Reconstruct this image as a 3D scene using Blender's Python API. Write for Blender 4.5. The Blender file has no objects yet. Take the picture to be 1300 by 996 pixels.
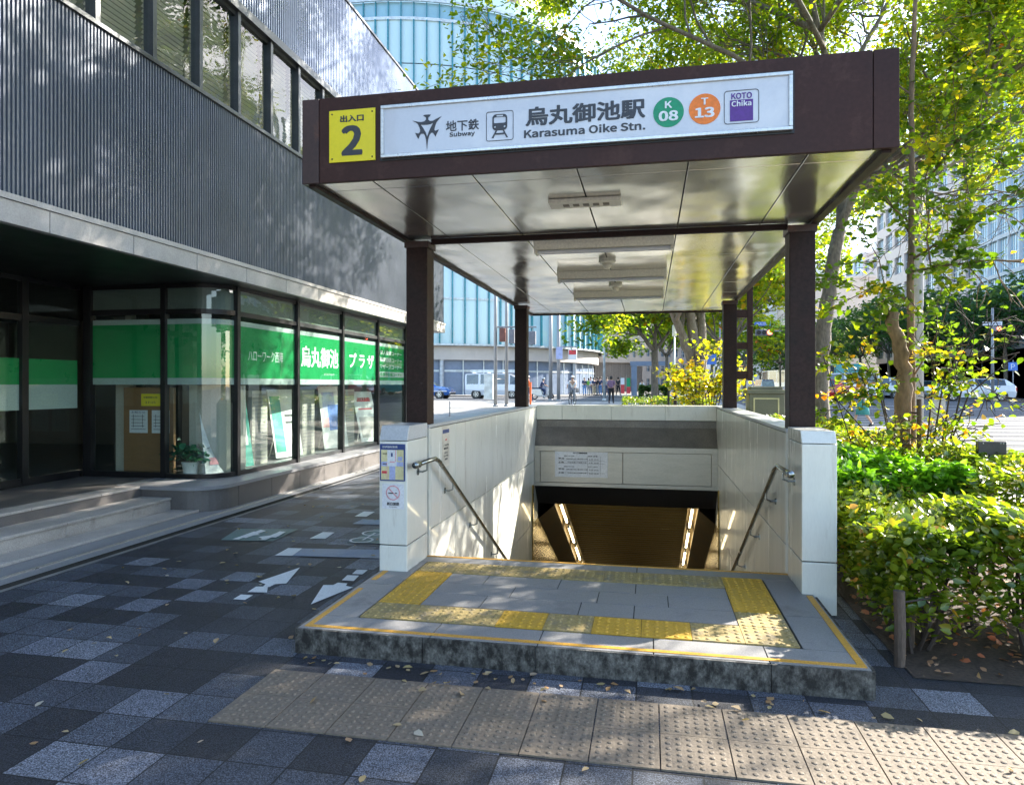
import bpy, bmesh, math, random
import numpy as np
from mathutils import Vector, Matrix
R = math.radians
random.seed(7); rng = np.random.default_rng(11)
scene = bpy.context.scene
COL = scene.collection

# ---------------------------------------------------------------- camera model: lets positions measured on the photo be placed at real distances
F, CX, CY, H = 872.0, 650.0, 488.0, 1.6
YAW = R(11.35); SN, CS = math.sin(YAW), math.cos(YAW)
def ray(u, v):
    xr = (u-CX)/F; yr = (CY-v)/F
    return Vector((-SN + xr*CS, CS + xr*SN, yr))
def onz(u, v, z=0.0):
    d = ray(u, v); t = (z-H)/d.z
    return Vector((d.x*t, d.y*t, z))
def ony(u, v, Y):
    d = ray(u, v); t = Y/d.y
    return Vector((d.x*t, Y, H+d.z*t))
def onx(u, v, X):
    d = ray(u, v); t = X/d.x
    return Vector((X, d.y*t, H+d.z*t))
def ont(u, v, t):
    d = ray(u, v)
    return Vector((d.x*t, d.y*t, H+d.z*t))
def gz(y):
    return 0.5*min(1.0, max(0.0, (y-12.0)/34.0))

# ---------------------------------------------------------------- materials
MATS = {}
def new_mat(name):
    m = bpy.data.materials.new(name); m.use_nodes = True
    nt = m.node_tree; nt.nodes.clear()
    out = nt.nodes.new('ShaderNodeOutputMaterial')
    return m, nt, out
def N(nt, t, **kw):
    n = nt.nodes.new(t)
    for k, v in kw.items():
        if k.startswith('i_'):
            n.inputs[k[2:].replace('_', ' ')].default_value = v
        else:
            setattr(n, k, v)
    return n
def L(nt, a, b): nt.links.new(a, b)
def ramp(nt, fac, stops, interp='LINEAR'):
    r = N(nt, 'ShaderNodeValToRGB'); r.color_ramp.interpolation = interp
    e = r.color_ramp.elements
    while len(e) < len(stops): e.new(0.5)
    for i, (p, c) in enumerate(stops):
        e[i].position = p; e[i].color = (*c, 1) if len(c) == 3 else c
    L(nt, fac, r.inputs[0]); return r
def math_node(nt, op, a, b=None, c=None):
    n = N(nt, 'ShaderNodeMath', operation=op)
    for i, x in enumerate((a, b, c)):
        if x is None: continue
        if isinstance(x, (int, float)): n.inputs[i].default_value = x
        else: L(nt, x, n.inputs[i])
    return n.outputs[0]
def mixc(nt, fac, a, b, blend='MIX'):
    n = N(nt, 'ShaderNodeMix', data_type='RGBA', blend_type=blend)
    for s, x in ((0, fac), (6, a), (7, b)):
        if isinstance(x, (int, float)): n.inputs[s].default_value = x
        elif isinstance(x, tuple): n.inputs[s].default_value = (*x, 1) if len(x) == 3 else x
        else: L(nt, x, n.inputs[s])
    return n.outputs[2]
def pos(nt, obj_space=False):
    if obj_space: return N(nt, 'ShaderNodeTexCoord').outputs['Object']
    return N(nt, 'ShaderNodeNewGeometry').outputs['Position']
def noise(nt, vec, scale, detail=4, rough=0.55, stretch=None):
    if stretch:
        mp = N(nt, 'ShaderNodeMapping'); mp.inputs['Scale'].default_value = stretch
        L(nt, vec, mp.inputs[0]); vec = mp.outputs[0]
    n = N(nt, 'ShaderNodeTexNoise'); n.inputs['Scale'].default_value = scale
    n.inputs['Detail'].default_value = detail; n.inputs['Roughness'].default_value = rough
    L(nt, vec, n.inputs['Vector']); return n.outputs['Fac']
def bump(nt, h, strength=0.2, dist=0.01):
    b = N(nt, 'ShaderNodeBump'); b.inputs['Strength'].default_value = strength
    b.inputs['Distance'].default_value = dist; L(nt, h, b.inputs['Height']); return b.outputs[0]
def pm(name, col, rough=0.5, metal=0.0, var=0.25, scale=3.0, fine=0.12, fscale=60.0, bmp=0.0, stretch=None,
       emit=None, estr=0, spec=0.5, stain=None, stain_at=(0.55, 0.72), stain_scale=2.0, coat=0.0, obj_space=False):
    if name in MATS: return MATS[name]
    m, nt, out = new_mat(name); b = N(nt, 'ShaderNodeBsdfPrincipled')
    L(nt, b.outputs[0], out.inputs[0]); p = pos(nt, obj_space)
    c0 = tuple(max(0, x*(1-var)) for x in col); c1 = tuple(min(1, x*(1+var)) for x in col)
    n1 = noise(nt, p, scale, 5, 0.6, stretch)
    c = ramp(nt, n1, [(0.3, c0), (0.7, c1)]).outputs[0]
    n2 = noise(nt, p, fscale, 3, 0.6, stretch)
    f = ramp(nt, n2, [(0.3, (1-fine,)*3), (0.7, (1+fine,)*3)]).outputs[0]
    c = mixc(nt, 1.0, c, f, 'MULTIPLY')
    if stain:
        n3 = noise(nt, p, stain_scale, 7, 0.68, stretch)
        s = ramp(nt, n3, [(stain_at[0], (0, 0, 0)), (stain_at[1], (1, 1, 1))]).outputs[0]
        c = mixc(nt, s, c, stain)
    L(nt, c, b.inputs['Base Color'])
    rr = ramp(nt, n1, [(0.2, (max(0.02, rough*0.8),)*3), (0.8, (min(1, rough*1.2),)*3)]).outputs[0]
    L(nt, rr, b.inputs['Roughness'])
    b.inputs['Metallic'].default_value = metal; b.inputs['Specular IOR Level'].default_value = spec
    b.inputs['Coat Weight'].default_value = coat
    if emit: b.inputs['Emission Color'].default_value = (*emit, 1); b.inputs['Emission Strength'].default_value = estr
    if bmp: L(nt, bump(nt, n2, bmp, 0.01), b.inputs['Normal'])
    MATS[name] = m; return m
def leaf_mat(name, stops, trans=0.45, rough=0.4, spec=0.5):
    if name in MATS: return MATS[name]
    m, nt, out = new_mat(name)
    a = N(nt, 'ShaderNodeAttribute', attribute_name='tint')
    c = ramp(nt, a.outputs['Fac'], stops).outputs[0]
    b = N(nt, 'ShaderNodeBsdfPrincipled'); L(nt, c, b.inputs['Base Color']); b.inputs['Roughness'].default_value = rough
    b.inputs['Specular IOR Level'].default_value = spec
    t = N(nt, 'ShaderNodeBsdfTranslucent')
    tc = mixc(nt, 1.0, c, (3.0, 2.8, 0.8), 'MULTIPLY'); L(nt, tc, t.inputs[0])
    mx = N(nt, 'ShaderNodeMixShader'); mx.inputs[0].default_value = trans
    L(nt, b.outputs[0], mx.inputs[1]); L(nt, t.outputs[0], mx.inputs[2]); L(nt, mx.outputs[0], out.inputs[0])
    MATS[name] = m; return m
def glass_mat(name, tint=(0.8, 0.9, 0.88), ior=1.6, opacity=0.1, rough=0.01, body=(0.1, 0.16, 0.15), wave=0.0):
    if name in MATS: return MATS[name]
    m, nt, out = new_mat(name)
    tr = N(nt, 'ShaderNodeBsdfTransparent'); tr.inputs[0].default_value = (*tint, 1)
    df = N(nt, 'ShaderNodeBsdfDiffuse'); df.inputs[0].default_value = (*body, 1)
    m1 = N(nt, 'ShaderNodeMixShader'); m1.inputs[0].default_value = opacity
    L(nt, tr.outputs[0], m1.inputs[1]); L(nt, df.outputs[0], m1.inputs[2])
    gl = N(nt, 'ShaderNodeBsdfGlossy'); gl.inputs['Roughness'].default_value = rough
    fr = N(nt, 'ShaderNodeFresnel'); fr.inputs[0].default_value = ior
    geo = N(nt, 'ShaderNodeNewGeometry')
    if wave:
        h = noise(nt, geo.outputs['Position'], 1.3, 2); bn = bump(nt, h, 1.0, wave)
        L(nt, bn, gl.inputs['Normal'])
    # the back of a pane would otherwise reflect totally
    fb = math_node(nt, 'MULTIPLY', fr.outputs[0], math_node(nt, 'SUBTRACT', 1.0, geo.outputs['Backfacing']))
    fb = math_node(nt, 'MAXIMUM', fb, 0.04)
    m2 = N(nt, 'ShaderNodeMixShader'); L(nt, fb, m2.inputs[0]); L(nt, m1.outputs[0], m2.inputs[1]); L(nt, gl.outputs[0], m2.inputs[2])
    L(nt, m2.outputs[0], out.inputs[0]); MATS[name] = m; return m

def tile_mat(name, size, tones, grout=(0.02, 0.02, 0.02), gw=0.012, off=(0, 0), speck=0.5, rough=0.55, bmp=0.3, brick=False):
    """paving of square setts, each cell with its own tone, grainy surface"""
    m, nt, out = new_mat(name); b = N(nt, 'ShaderNodeBsdfPrincipled'); L(nt, b.outputs[0], out.inputs[0])
    p = pos(nt); s = N(nt, 'ShaderNodeSeparateXYZ'); L(nt, p, s.inputs[0])
    y = math_node(nt, 'DIVIDE', math_node(nt, 'ADD', s.outputs[1], off[1]), size[1])
    fy = math_node(nt, 'FLOOR', y)
    x = math_node(nt, 'DIVIDE', math_node(nt, 'ADD', s.outputs[0], off[0]), size[0])
    if brick: x = math_node(nt, 'ADD', x, math_node(nt, 'MULTIPLY', math_node(nt, 'MODULO', fy, 2.0), 0.5))
    fx = math_node(nt, 'FLOOR', x)
    cv = N(nt, 'ShaderNodeCombineXYZ'); L(nt, fx, cv.inputs[0]); L(nt, fy, cv.inputs[1])
    wn = N(nt, 'ShaderNodeTexWhiteNoise', noise_dimensions='2D'); L(nt, cv.outputs[0], wn.inputs[0])
    st = [(i/len(tones), t) for i, t in enumerate(tones)]
    c = ramp(nt, wn.outputs[0], st, 'CONSTANT').outputs[0]
    n2 = noise(nt, p, 160, 2, 0.8)
    sp = ramp(nt, n2, [(0.42, (1-speck,)*3), (0.5, (1,)*3), (0.62, (1+speck*2,)*3)]).outputs[0]
    c = mixc(nt, 1.0, c, sp, 'MULTIPLY')
    n3 = noise(nt, p, 1.3, 6, 0.65); dm = ramp(nt, n3, [(0.3, (0.72,)*3), (0.7, (1.2,)*3)]).outputs[0]
    c = mixc(nt, 1.0, c, dm, 'MULTIPLY')
    ex = math_node(nt, 'MULTIPLY', math_node(nt, 'PINGPONG', x, 0.5), size[0])
    ey = math_node(nt, 'MULTIPLY', math_node(nt, 'PINGPONG', y, 0.5), size[1])
    g = math_node(nt, 'LESS_THAN', math_node(nt, 'MINIMUM', ex, ey), gw*0.5)
    c = mixc(nt, g, c, grout); L(nt, c, b.inputs['Base Color'])
    b.inputs['Roughness'].default_value = rough; b.inputs['Specular IOR Level'].default_value = 0.5 if 'dark' in name else 0.2
    hh = math_node(nt, 'SUBTRACT', n2, g)
    L(nt, bump(nt, hh, bmp, 0.006), b.inputs['Normal'])
    MATS[name] = m; return m

# ---------------------------------------------------------------- mesh building
class MB:
    def __init__(s): s.v = []; s.f = []; s.m = []; s.k = 0
    def mi(s, k): s.k = k; return s
    def face(s, pts):
        b = len(s.v); s.v.extend([tuple(p) for p in pts]); s.f.append(tuple(range(b, b+len(pts)))); s.m.append(s.k); return s
    def box(s, x0, y0, z0, x1, y1, z1):
        if x0 > x1: x0, x1 = x1, x0
        if y0 > y1: y0, y1 = y1, y0
        if z0 > z1: z0, z1 = z1, z0
        b = len(s.v)
        s.v += [(x0,y0,z0),(x1,y0,z0),(x1,y1,z0),(x0,y1,z0),(x0,y0,z1),(x1,y0,z1),(x1,y1,z1),(x0,y1,z1)]
        for f in ((0,3,2,1),(4,5,6,7),(0,1,5,4),(1,2,6,5),(2,3,7,6),(3,0,4,7)):
            s.f.append(tuple(b+i for i in f)); s.m.append(s.k)
        return s
    def prism(s, pts, vec):
        """pts: planar ring of 3D points, extruded by vec"""
        b = len(s.v); n = len(pts); vec = Vector(vec)
        s.v += [tuple(p) for p in pts] + [tuple(Vector(p)+vec) for p in pts]
        s.f.append(tuple(b+i for i in reversed(range(n)))); s.m.append(s.k)
        s.f.append(tuple(b+n+i for i in range(n))); s.m.append(s.k)
        for i in range(n):
            j = (i+1) % n; s.f.append((b+i, b+j, b+n+j, b+n+i)); s.m.append(s.k)
        return s
    def tube(s, pts, rad, n=8, cap=True):
        pts = [Vector(p) for p in pts]
        if not hasattr(rad, '__len__'): rad = [rad]*len(pts)
        b = len(s.v); up = Vector((0, 0, 1)); prev = None
        for i, p in enumerate(pts):
            d = (pts[min(i+1, len(pts)-1)]-pts[max(i-1, 0)])
            if d.length < 1e-9: d = Vector((0, 0, 1))
            d.normalize()
            if prev is None:
                a = d.cross(up)
                if a.length < 0.1: a = d.cross(Vector((1, 0, 0)))
                a.normalize()
            else:
                a = prev-d*prev.dot(d)
                if a.length < 1e-6: a = d.cross(up)
                a.normalize()
            prev = a; c = d.cross(a)
            for k in range(n):
                t = 2*math.pi*k/n; s.v.append(tuple(p+(a*math.cos(t)+c*math.sin(t))*rad[i]))
        for i in range(len(pts)-1):
            for k in range(n):
                k2 = (k+1) % n
                s.f.append((b+i*n+k, b+i*n+k2, b+(i+1)*n+k2, b+(i+1)*n+k)); s.m.append(s.k)
        if cap:
            s.f.append(tuple(b+k for k in reversed(range(n)))); s.m.append(s.k)
            e = b+(len(pts)-1)*n; s.f.append(tuple(e+k for k in range(n))); s.m.append(s.k)
        return s
    def lathe(s, c, prof, n=16, axis='z'):
        """prof: list of (r, h)"""
        b = len(s.v); cx, cy, cz = c
        for r, h in prof:
            for k in range(n):
                t = 2*math.pi*k/n; a, d = r*math.cos(t), r*math.sin(t)
                s.v.append((cx+a, cy+d, cz+h) if axis == 'z' else ((cx+h, cy+a, cz+d) if axis == 'x' else (cx+a, cy+h, cz-d)))
        for i in range(len(prof)-1):
            for k in range(n):
                k2 = (k+1) % n
                s.f.append((b+i*n+k, b+i*n+k2, b+(i+1)*n+k2, b+(i+1)*n+k)); s.m.append(s.k)
        s.f.append(tuple(b+k for k in reversed(range(n)))); s.m.append(s.k)
        e = b+(len(prof)-1)*n; s.f.append(tuple(e+k for k in range(n))); s.m.append(s.k)
        return s
    def ell(s, c, r, n=12, m=8, z0=-1.0, z1=1.0):
        b = len(s.v)
        for i in range(m+1):
            h = z0+(z1-z0)*i/m; ang = math.asin(max(-1, min(1, h))); q = max(0.02, math.cos(ang))
            for k in range(n):
                t = 2*math.pi*k/n; s.v.append((c[0]+r[0]*q*math.cos(t), c[1]+r[1]*q*math.sin(t), c[2]+r[2]*h))
        for i in range(m):
            for k in range(n):
                k2 = (k+1) % n; s.f.append((b+i*n+k, b+i*n+k2, b+(i+1)*n+k2, b+(i+1)*n+k)); s.m.append(s.k)
        s.f.append(tuple(b+k for k in reversed(range(n)))); s.m.append(s.k)
        e = b+m*n; s.f.append(tuple(e+k for k in range(n))); s.m.append(s.k)
        return s
OFF = {}
def link(o, parent):
    COL.objects.link(o)
    if parent is not None: o.parent = parent
    OFF[o.name] = OFF.get(parent.name, Vector()) if parent is not None else Vector()
    return o
def obj(name, mb, mats, parent=None, smooth=False, bevel=0.0, seg=2, label=None, cat=None, kind=None, group=None):
    me = bpy.data.meshes.new(name)
    off = OFF[parent.name] if parent is not None else Vector()
    v = [(a-off.x, b-off.y, c-off.z) for a, b, c in mb.v]
    me.from_pydata(v, [], mb.f)
    if not isinstance(mats, (list, tuple)): mats = [mats]
    for m in mats: me.materials.append(m)
    if len(mats) > 1: me.polygons.foreach_set('material_index', mb.m)
    if smooth: me.polygons.foreach_set('use_smooth', [True]*len(me.polygons))
    me.update()
    o = bpy.data.objects.new(name, me); link(o, parent)
    if parent is not None: OFF[o.name] = off
    if bevel:
        b = o.modifiers.new('edge', 'BEVEL'); b.width = bevel; b.segments = seg; b.limit_method = 'ANGLE'; b.angle_limit = R(40)
    tag(o, label, cat, group, kind); return o
def tag(o, label=None, cat=None, group=None, kind=None):
    for k, x in (('label', label), ('category', cat), ('group', group), ('kind', kind)):
        if x: o[k] = x
    return o
def thing(name, label, cat, loc=(0, 0, 0), group=None, kind=None):
    o = bpy.data.objects.new(name, None); o.empty_display_size = 0.1
    COL.objects.link(o); o.location = loc; OFF[o.name] = Vector(loc)
    return tag(o, label, cat, group, kind)
def dup(root, loc, rz=0.0, label=None, scale=None, group=None, swap=None):
    def cp(o, par):
        c = o.copy(); COL.objects.link(c)
        if par is not None: c.parent = par
        if swap and c.type == 'MESH' and len(c.data.materials) and c.data.materials[0].name in swap:
            c.data = c.data.copy(); c.data.materials[0] = swap[c.data.materials[0].name]
        for ch in kids.get(o.name, []): cp(ch, c)
        return c
    kids = {}
    for o in list(COL.objects):
        if o.parent is not None: kids.setdefault(o.parent.name, []).append(o)
    r = cp(root, None); r.location = loc; r.rotation_euler = (0, 0, rz)
    if scale: r.scale = (scale,)*3 if not hasattr(scale, '__len__') else scale
    if label: r['label'] = label
    if group: r['group'] = group
    return r
def curve_mesh(cu):
    o = bpy.data.objects.new('tmp', cu); COL.objects.link(o)
    bpy.context.view_layer.update()
    dg = bpy.context.evaluated_depsgraph_get()
    me = bpy.data.meshes.new_from_object(o.evaluated_get(dg), depsgraph=dg)
    bpy.data.objects.remove(o); bpy.data.curves.remove(cu); return me
def place_flat(me, name, mat, parent, org, ex, ey, th=0.0015):
    ex, ey = Vector(ex), Vector(ey); n = ex.cross(ey).normalized(); org = Vector(org)-(OFF[parent.name] if parent is not None else Vector())
    for v in me.vertices:
        v.co = org+ex*v.co.x+ey*v.co.y+n*(0 if v.co.z < 0 else th)
    me.materials.clear(); me.materials.append(mat)
    o = bpy.data.objects.new(name, me); link(o, parent)
    if parent is not None: OFF[o.name] = OFF[parent.name]
    return o
AX = {'-y': ((1, 0, 0), (0, 0, 1)), '+x': ((0, 1, 0), (0, 0, 1)), '-x': ((0, -1, 0), (0, 0, 1)), '+z': ((1, 0, 0), (0, 1, 0)), '+y': ((-1, 0, 0), (0, 0, 1))}
try:
    import os
    FONT = bpy.data.fonts.load(os.path.join(bpy.utils.resource_path('LOCAL'), 'datafiles', 'fonts', 'Noto Sans CJK Regular.woff2'))
except Exception: FONT = None
def text(s, center, w, h, face, mat, parent, bold=0.0, name='lettering', th=0.002):
    """lettering fitted to w x h; bold strokes come from a few copies shifted by a hair"""
    bold *= .5; cu = bpy.data.curves.new('t', 'FONT'); cu.body = s; cu.size = 1; cu.extrude = 0.01; cu.resolution_u = 3
    if FONT is not None: cu.font = FONT
    me = curve_mesh(cu)
    if not len(me.vertices): return None
    V = np.empty(len(me.vertices)*3, np.float32); me.vertices.foreach_get('co', V); V = V.reshape(-1, 3)
    V[:, 0] -= (V[:, 0].min()+V[:, 0].max())/2; V[:, 1] -= (V[:, 1].min()+V[:, 1].max())/2
    ww, hh = V[:, 0].max()-V[:, 0].min(), V[:, 1].max()-V[:, 1].min()
    sx = w/(ww+2*bold); sy = (h/(hh+2*bold)) if h else sx
    F_ = [tuple(p.vertices) for p in me.polygons]; bpy.data.meshes.remove(me)
    offs = [(0, 0)] if not bold else [(0, 0)]+[(bold*math.cos(a), bold*math.sin(a)) for a in [math.pi/4+k*math.pi/2 for k in range(4)]]+([(bold, 0), (-bold, 0)] if bold > .009 else [])
    vs, fs = [], []
    ex, ey = AX[face]; exv, eyv = Vector(ex), Vector(ey); n = exv.cross(eyv); org = Vector(center)-(OFF[parent.name] if parent is not None else Vector())
    for k, (ox, oy) in enumerate(offs):
        b = len(vs)
        for x, y, z in V: vs.append(tuple(org+exv*((x+ox)*sx)+eyv*((y+oy)*sy)+n*(0 if z < 0 else th+k*0.00012)))
        fs += [tuple(b+i for i in f) for f in F_]
    me = bpy.data.meshes.new(name); me.from_pydata(vs, [], fs); me.materials.append(mat); me.update()
    o = bpy.data.objects.new(name, me); link(o, parent)
    if parent is not None: OFF[o.name] = OFF[parent.name]
    return o
def shape2d(rings, center, face, mat, parent, name='emblem', th=0.002, axes=None):
    """filled outline with holes; rings of 2D points"""
    cu = bpy.data.curves.new('s', 'CURVE'); cu.dimensions = '2D'; cu.fill_mode = 'BOTH'; cu.extrude = 0.01
    for r in rings:
        sp = cu.splines.new('POLY'); sp.points.add(len(r)-1)
        for p, q in zip(sp.points, r): p.co = (q[0], q[1], 0, 1)
        sp.use_cyclic_u = True
    me = curve_mesh(cu); ex, ey = axes or AX[face]
    return place_flat(me, name, mat, parent, center, ex, ey, th)
def rrect(w, h, r, cx=0, cy=0, n=5):
    o = []
    for (sx, sy, a0) in ((1, 1, 0), (-1, 1, 90), (-1, -1, 180), (1, -1, 270)):
        for k in range(n+1):
            a = R(a0+90*k/n); o.append((cx+sx*(w/2-r)+r*math.cos(a), cy+sy*(h/2-r)+r*math.sin(a)))
    return o
def circ(r, cx=0, cy=0, n=32): return [(cx+r*math.cos(2*math.pi*k/n), cy+r*math.sin(2*math.pi*k/n)) for k in range(n)]

# ---------------------------------------------------------------- foliage
def leaf_object(name, P, size, tint, mat, parent, flat=0.6, asp=0.3, seed=0, down=0.2, dirs=None):
    g = np.random.default_rng(seed); n = len(P)
    az = g.uniform(0, 2*np.pi, n); el = g.normal(-down, 0.45, n)
    t = np.stack([np.cos(az)*np.cos(el), np.sin(az)*np.cos(el), np.sin(el)], 1)
    up = np.tile([0, 0, 1.0], (n, 1))+g.normal(0, flat, (n, 3))
    b = np.cross(t, up); b /= np.linalg.norm(b, axis=1, keepdims=True)+1e-9
    nn = np.cross(b, t)
    Ls = (size*g.uniform(0.65, 1.25, n))[:, None]; W = Ls*asp
    V = np.empty((n, 6, 3)); V[:, 0] = P; V[:, 1] = P+t*Ls*0.28+b*W*.92+nn*Ls*0.08; V[:, 2] = P+t*Ls*0.66+b*W*.72+nn*Ls*0.05
    V[:, 3] = P+t*Ls-nn*Ls*0.07; V[:, 4] = P+t*Ls*0.66-b*W*.72+nn*Ls*0.05; V[:, 5] = P+t*Ls*0.28-b*W*.92+nn*Ls*0.08
    off = OFF[parent.name] if parent is not None else Vector()
    V = V.reshape(-1, 3)-np.array(off)
    base = (np.arange(n)*6)[:, None]; Fi = np.concatenate([base+[0, 1, 2, 3], base+[0, 3, 4, 5]], 1).reshape(-1)
    me = bpy.data.meshes.new(name); me.vertices.add(n*6); me.vertices.foreach_set('co', V.astype(np.float32).ravel())
    me.loops.add(n*8); me.loops.foreach_set('vertex_index', Fi.astype(np.int32))
    me.polygons.add(n*2); me.polygons.foreach_set('loop_start', (np.arange(n*2)*4).astype(np.int32))
    me.update(calc_edges=True)
    a = me.attributes.new('tint', 'FLOAT', 'POINT'); a.data.foreach_set('value', np.repeat(np.clip(tint, 0, 1), 6).astype(np.float32))
    me.materials.append(mat); o = bpy.data.objects.new(name, me); link(o, parent)
    if parent is not None: OFF[o.name] = off
    return o
def grow(mb, p, d, ln, r, depth, tw, g, up=0.15, spread=0.7, kids=3, curl=0.25, shrink=0.62):
    pts = [p.copy()]; rad = [r]; n = 4; q = p.copy(); dd = d.normalized()
    for i in range(n):
        dd = (dd+Vector(g.normal(0, curl*0.5, 3))+Vector((0, 0, up*0.25))).normalized()
        q = q+dd*(ln/n); pts.append(q.copy()); rad.append(max(0.004, r*(1-0.5*(i+1)/n)))
    mb.tube(pts, rad, 7 if r > 0.05 else 4, cap=False)
    if depth <= 1: tw.append([pts[1], pts[2], pts[3], pts[4]])
    if depth == 0: return
    for k in range(kids+(1 if depth > 2 else 0)):
        fr = 0.35+0.65*(k+0.5+g.uniform(-0.3, 0.3))/(kids+0.5); i = min(n-1, int(fr*n)); s = pts[i].lerp(pts[i+1], fr*n-i if fr*n-i < 1 else 1)
        az = g.uniform(0, 2*math.pi); perp = dd.orthogonal().normalized(); perp.rotate(Matrix.Rotation(az, 3, dd))
        nd = (dd+perp*spread*g.uniform(0.7, 1.4)+Vector((0, 0, up))).normalized()
        grow(mb, s, nd, ln*shrink*g.uniform(0.8, 1.2), r*(0.62-0.25*fr), depth-1, tw, g, up, spread, kids, curl, shrink)
def twig_leaves(tw, per, sg, g, tint_mu=0.35, tint_sd=0.15, leafsd=0.12):
    P = []; T = []
    for w in tw:
        a = np.array([list(x) for x in w]); n = per
        k = g.integers(0, len(w)-1, n); f = g.uniform(0, 1, n)[:, None]
        q = a[k]*(1-f)+a[k+1]*f
        q = q+g.normal(0, 1, (n, 3))*np.array([sg, sg, sg*0.45]); P.append(q)
        T.append(np.clip(g.normal(tint_mu, tint_sd), 0, 1)+g.normal(0, leafsd, n))
    return np.concatenate(P), np.concatenate(T)
# ================================================================ materials used nearby
M_pave = tile_mat('dark_setts', (0.285, 0.27), [(0.018,0.020,0.025), (0.135,0.146,0.17), (0.045,0.051,0.064), (0.020,0.022,0.028), (0.065,0.073,0.09), (0.11,0.12,0.145), (0.018,0.020,0.025), (0.085,0.094,0.115), (0.028,0.032,0.041), (0.053,0.06,0.076)], grout=(0.006,0.007,0.008), gw=0.008, off=(0.07, 0.06), speck=0.75, rough=0.68, bmp=0.6)
M_plaza = tile_mat('pale_paving', (0.6, 0.6), [(0.34,0.33,0.30), (0.38,0.37,0.34), (0.36,0.345,0.32), (0.42,0.405,0.38)], grout=(0.2,0.19,0.17), gw=0.02, speck=0.1, rough=0.8, bmp=0.2)
M_asph = pm('asphalt', (0.07,0.075,0.085), rough=0.8, var=0.2, scale=0.6, fine=0.3, fscale=60, bmp=0.3)
M_white = pm('white_road_paint', (0.74,0.75,0.74), rough=0.6, var=0.06, scale=8, fine=0.15, fscale=90, stain=(0.3,0.31,0.33), stain_at=(0.6,0.8), stain_scale=14)
M_bluepaint = pm('pale_blue_paint', (0.22,0.27,0.36), rough=0.6, var=0.1, fine=0.3, fscale=150)
M_tealpaint = pm('faded_teal_paint', (0.10,0.17,0.17), rough=0.6, var=0.2, fine=0.4, fscale=150)
M_conc = pm('light_concrete', (0.42,0.4,0.36), rough=0.8, var=0.12, fine=0.2, fscale=40, bmp=0.2)
M_soil = pm('soil', (0.055,0.038,0.026), rough=0.95, var=0.4, scale=3, fine=0.4, fscale=40, bmp=1.0)
M_gran = pm('grey_granite', (0.25,0.245,0.24), rough=0.55, var=0.08, scale=1.7, fine=0.22, fscale=190, bmp=0.08, stain=(0.10,0.10,0.105), stain_at=(0.56,0.8), stain_scale=3)
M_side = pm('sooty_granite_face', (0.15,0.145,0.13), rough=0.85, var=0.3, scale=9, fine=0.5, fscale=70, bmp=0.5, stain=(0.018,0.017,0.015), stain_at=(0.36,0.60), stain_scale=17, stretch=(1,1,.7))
M_yel = pm('yellow_tactile', (0.56,0.33,0.035), rough=0.6, var=0.1, scale=10, fine=0.15, fscale=80)
M_yelo = pm('worn_yellow_tactile', (0.36,0.27,0.105), rough=0.7, var=0.15, scale=10, fine=0.25, fscale=80, stain=(0.22,0.19,0.14), stain_at=(0.5,0.7), stain_scale=9)
M_orng = pm('orange_yellow_line_paint', (0.60,0.31,0.04), rough=0.55, var=0.12, scale=9, fine=0.25, fscale=90, stain=(0.3,0.25,0.18), stain_at=(0.6,0.75), stain_scale=22)
M_beige = pm('beige_tactile', (0.185,0.15,0.11), rough=0.75, var=0.14, scale=5, fine=0.25, fscale=60, stain=(0.13,0.11,0.09), stain_at=(0.5,0.75), stain_scale=5, bmp=0.3)
M_panel = pm('white_enamel_panel', (0.78,0.78,0.71), rough=0.25, var=0.03, scale=1.5, fine=0.03, fscale=30, stain=(0.46,0.43,0.36), stain_at=(0.56,0.82), stain_scale=2.4, coat=0.25, stretch=(3.5,3.5,.7))
M_cap = pm('pale_coping', (0.5,0.52,0.54), rough=0.35, var=0.08, fine=0.1)
M_joint = pm('dark_joint', (0.03,0.03,0.028), rough=0.9)
M_ss = pm('brushed_stainless', (0.44,0.42,0.38), rough=0.45, metal=0.85, var=0.1, scale=3, fine=0.1, fscale=25, stretch=(1, 1, 6))
M_chrome = pm('polished_stainless', (0.30,0.33,0.33), rough=0.25, metal=1.0, var=0.05)
M_brown = pm('brown_painted_steel', (0.046,0.020,0.016), spec=0.2, rough=0.45, var=0.15, scale=2.5, fine=0.12, fscale=40, stain=(0.085,0.045,0.036), stain_at=(0.56,0.85), stain_scale=5)
M_rust = pm('rusting_brown_steel', (0.045,0.02,0.016), rough=0.45, var=0.25, scale=2.5, fine=0.2, fscale=40, stain=(0.15,0.055,0.025), stain_at=(0.53,0.72), stain_scale=3.5)
M_post = pm('dark_brown_post_paint', (0.026,0.013,0.011), spec=0.2, rough=0.5, var=0.3, scale=6, fine=0.3, fscale=40, stain=(0.07,0.06,0.05), stain_at=(0.66,0.8), stain_scale=10)
M_grgran = pm('polished_grey_granite', (0.17,0.155,0.14), rough=0.35, var=0.2, scale=5, fine=0.4, fscale=120)
M_black = pm('black_metal', (0.012,0.012,0.013), rough=0.5, var=0.2)
M_letter = pm('dark_grey_lettering', (0.035,0.037,0.045), rough=0.4, var=0.02)
M_yplate = pm('yellow_sign_plate', (0.80,0.66,0.01), rough=0.35, var=0.03, fine=0.03)
M_signw = pm('milky_sign_panel', (0.60,0.62,0.66), rough=0.16, var=0.04, scale=2, fine=0.02, coat=0.6, stain=(0.7,0.71,0.73), stain_at=(0.5,0.62), stain_scale=1.2)
M_alu = pm('aluminium_trim', (0.62,0.6,0.56), rough=0.3, metal=0.8, var=0.08)
M_green = pm('sign_green', (0.0,0.27,0.12), rough=0.4, var=0.03)
M_orange = pm('sign_orange', (0.85,0.2,0.01), rough=0.4, var=0.03)
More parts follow.
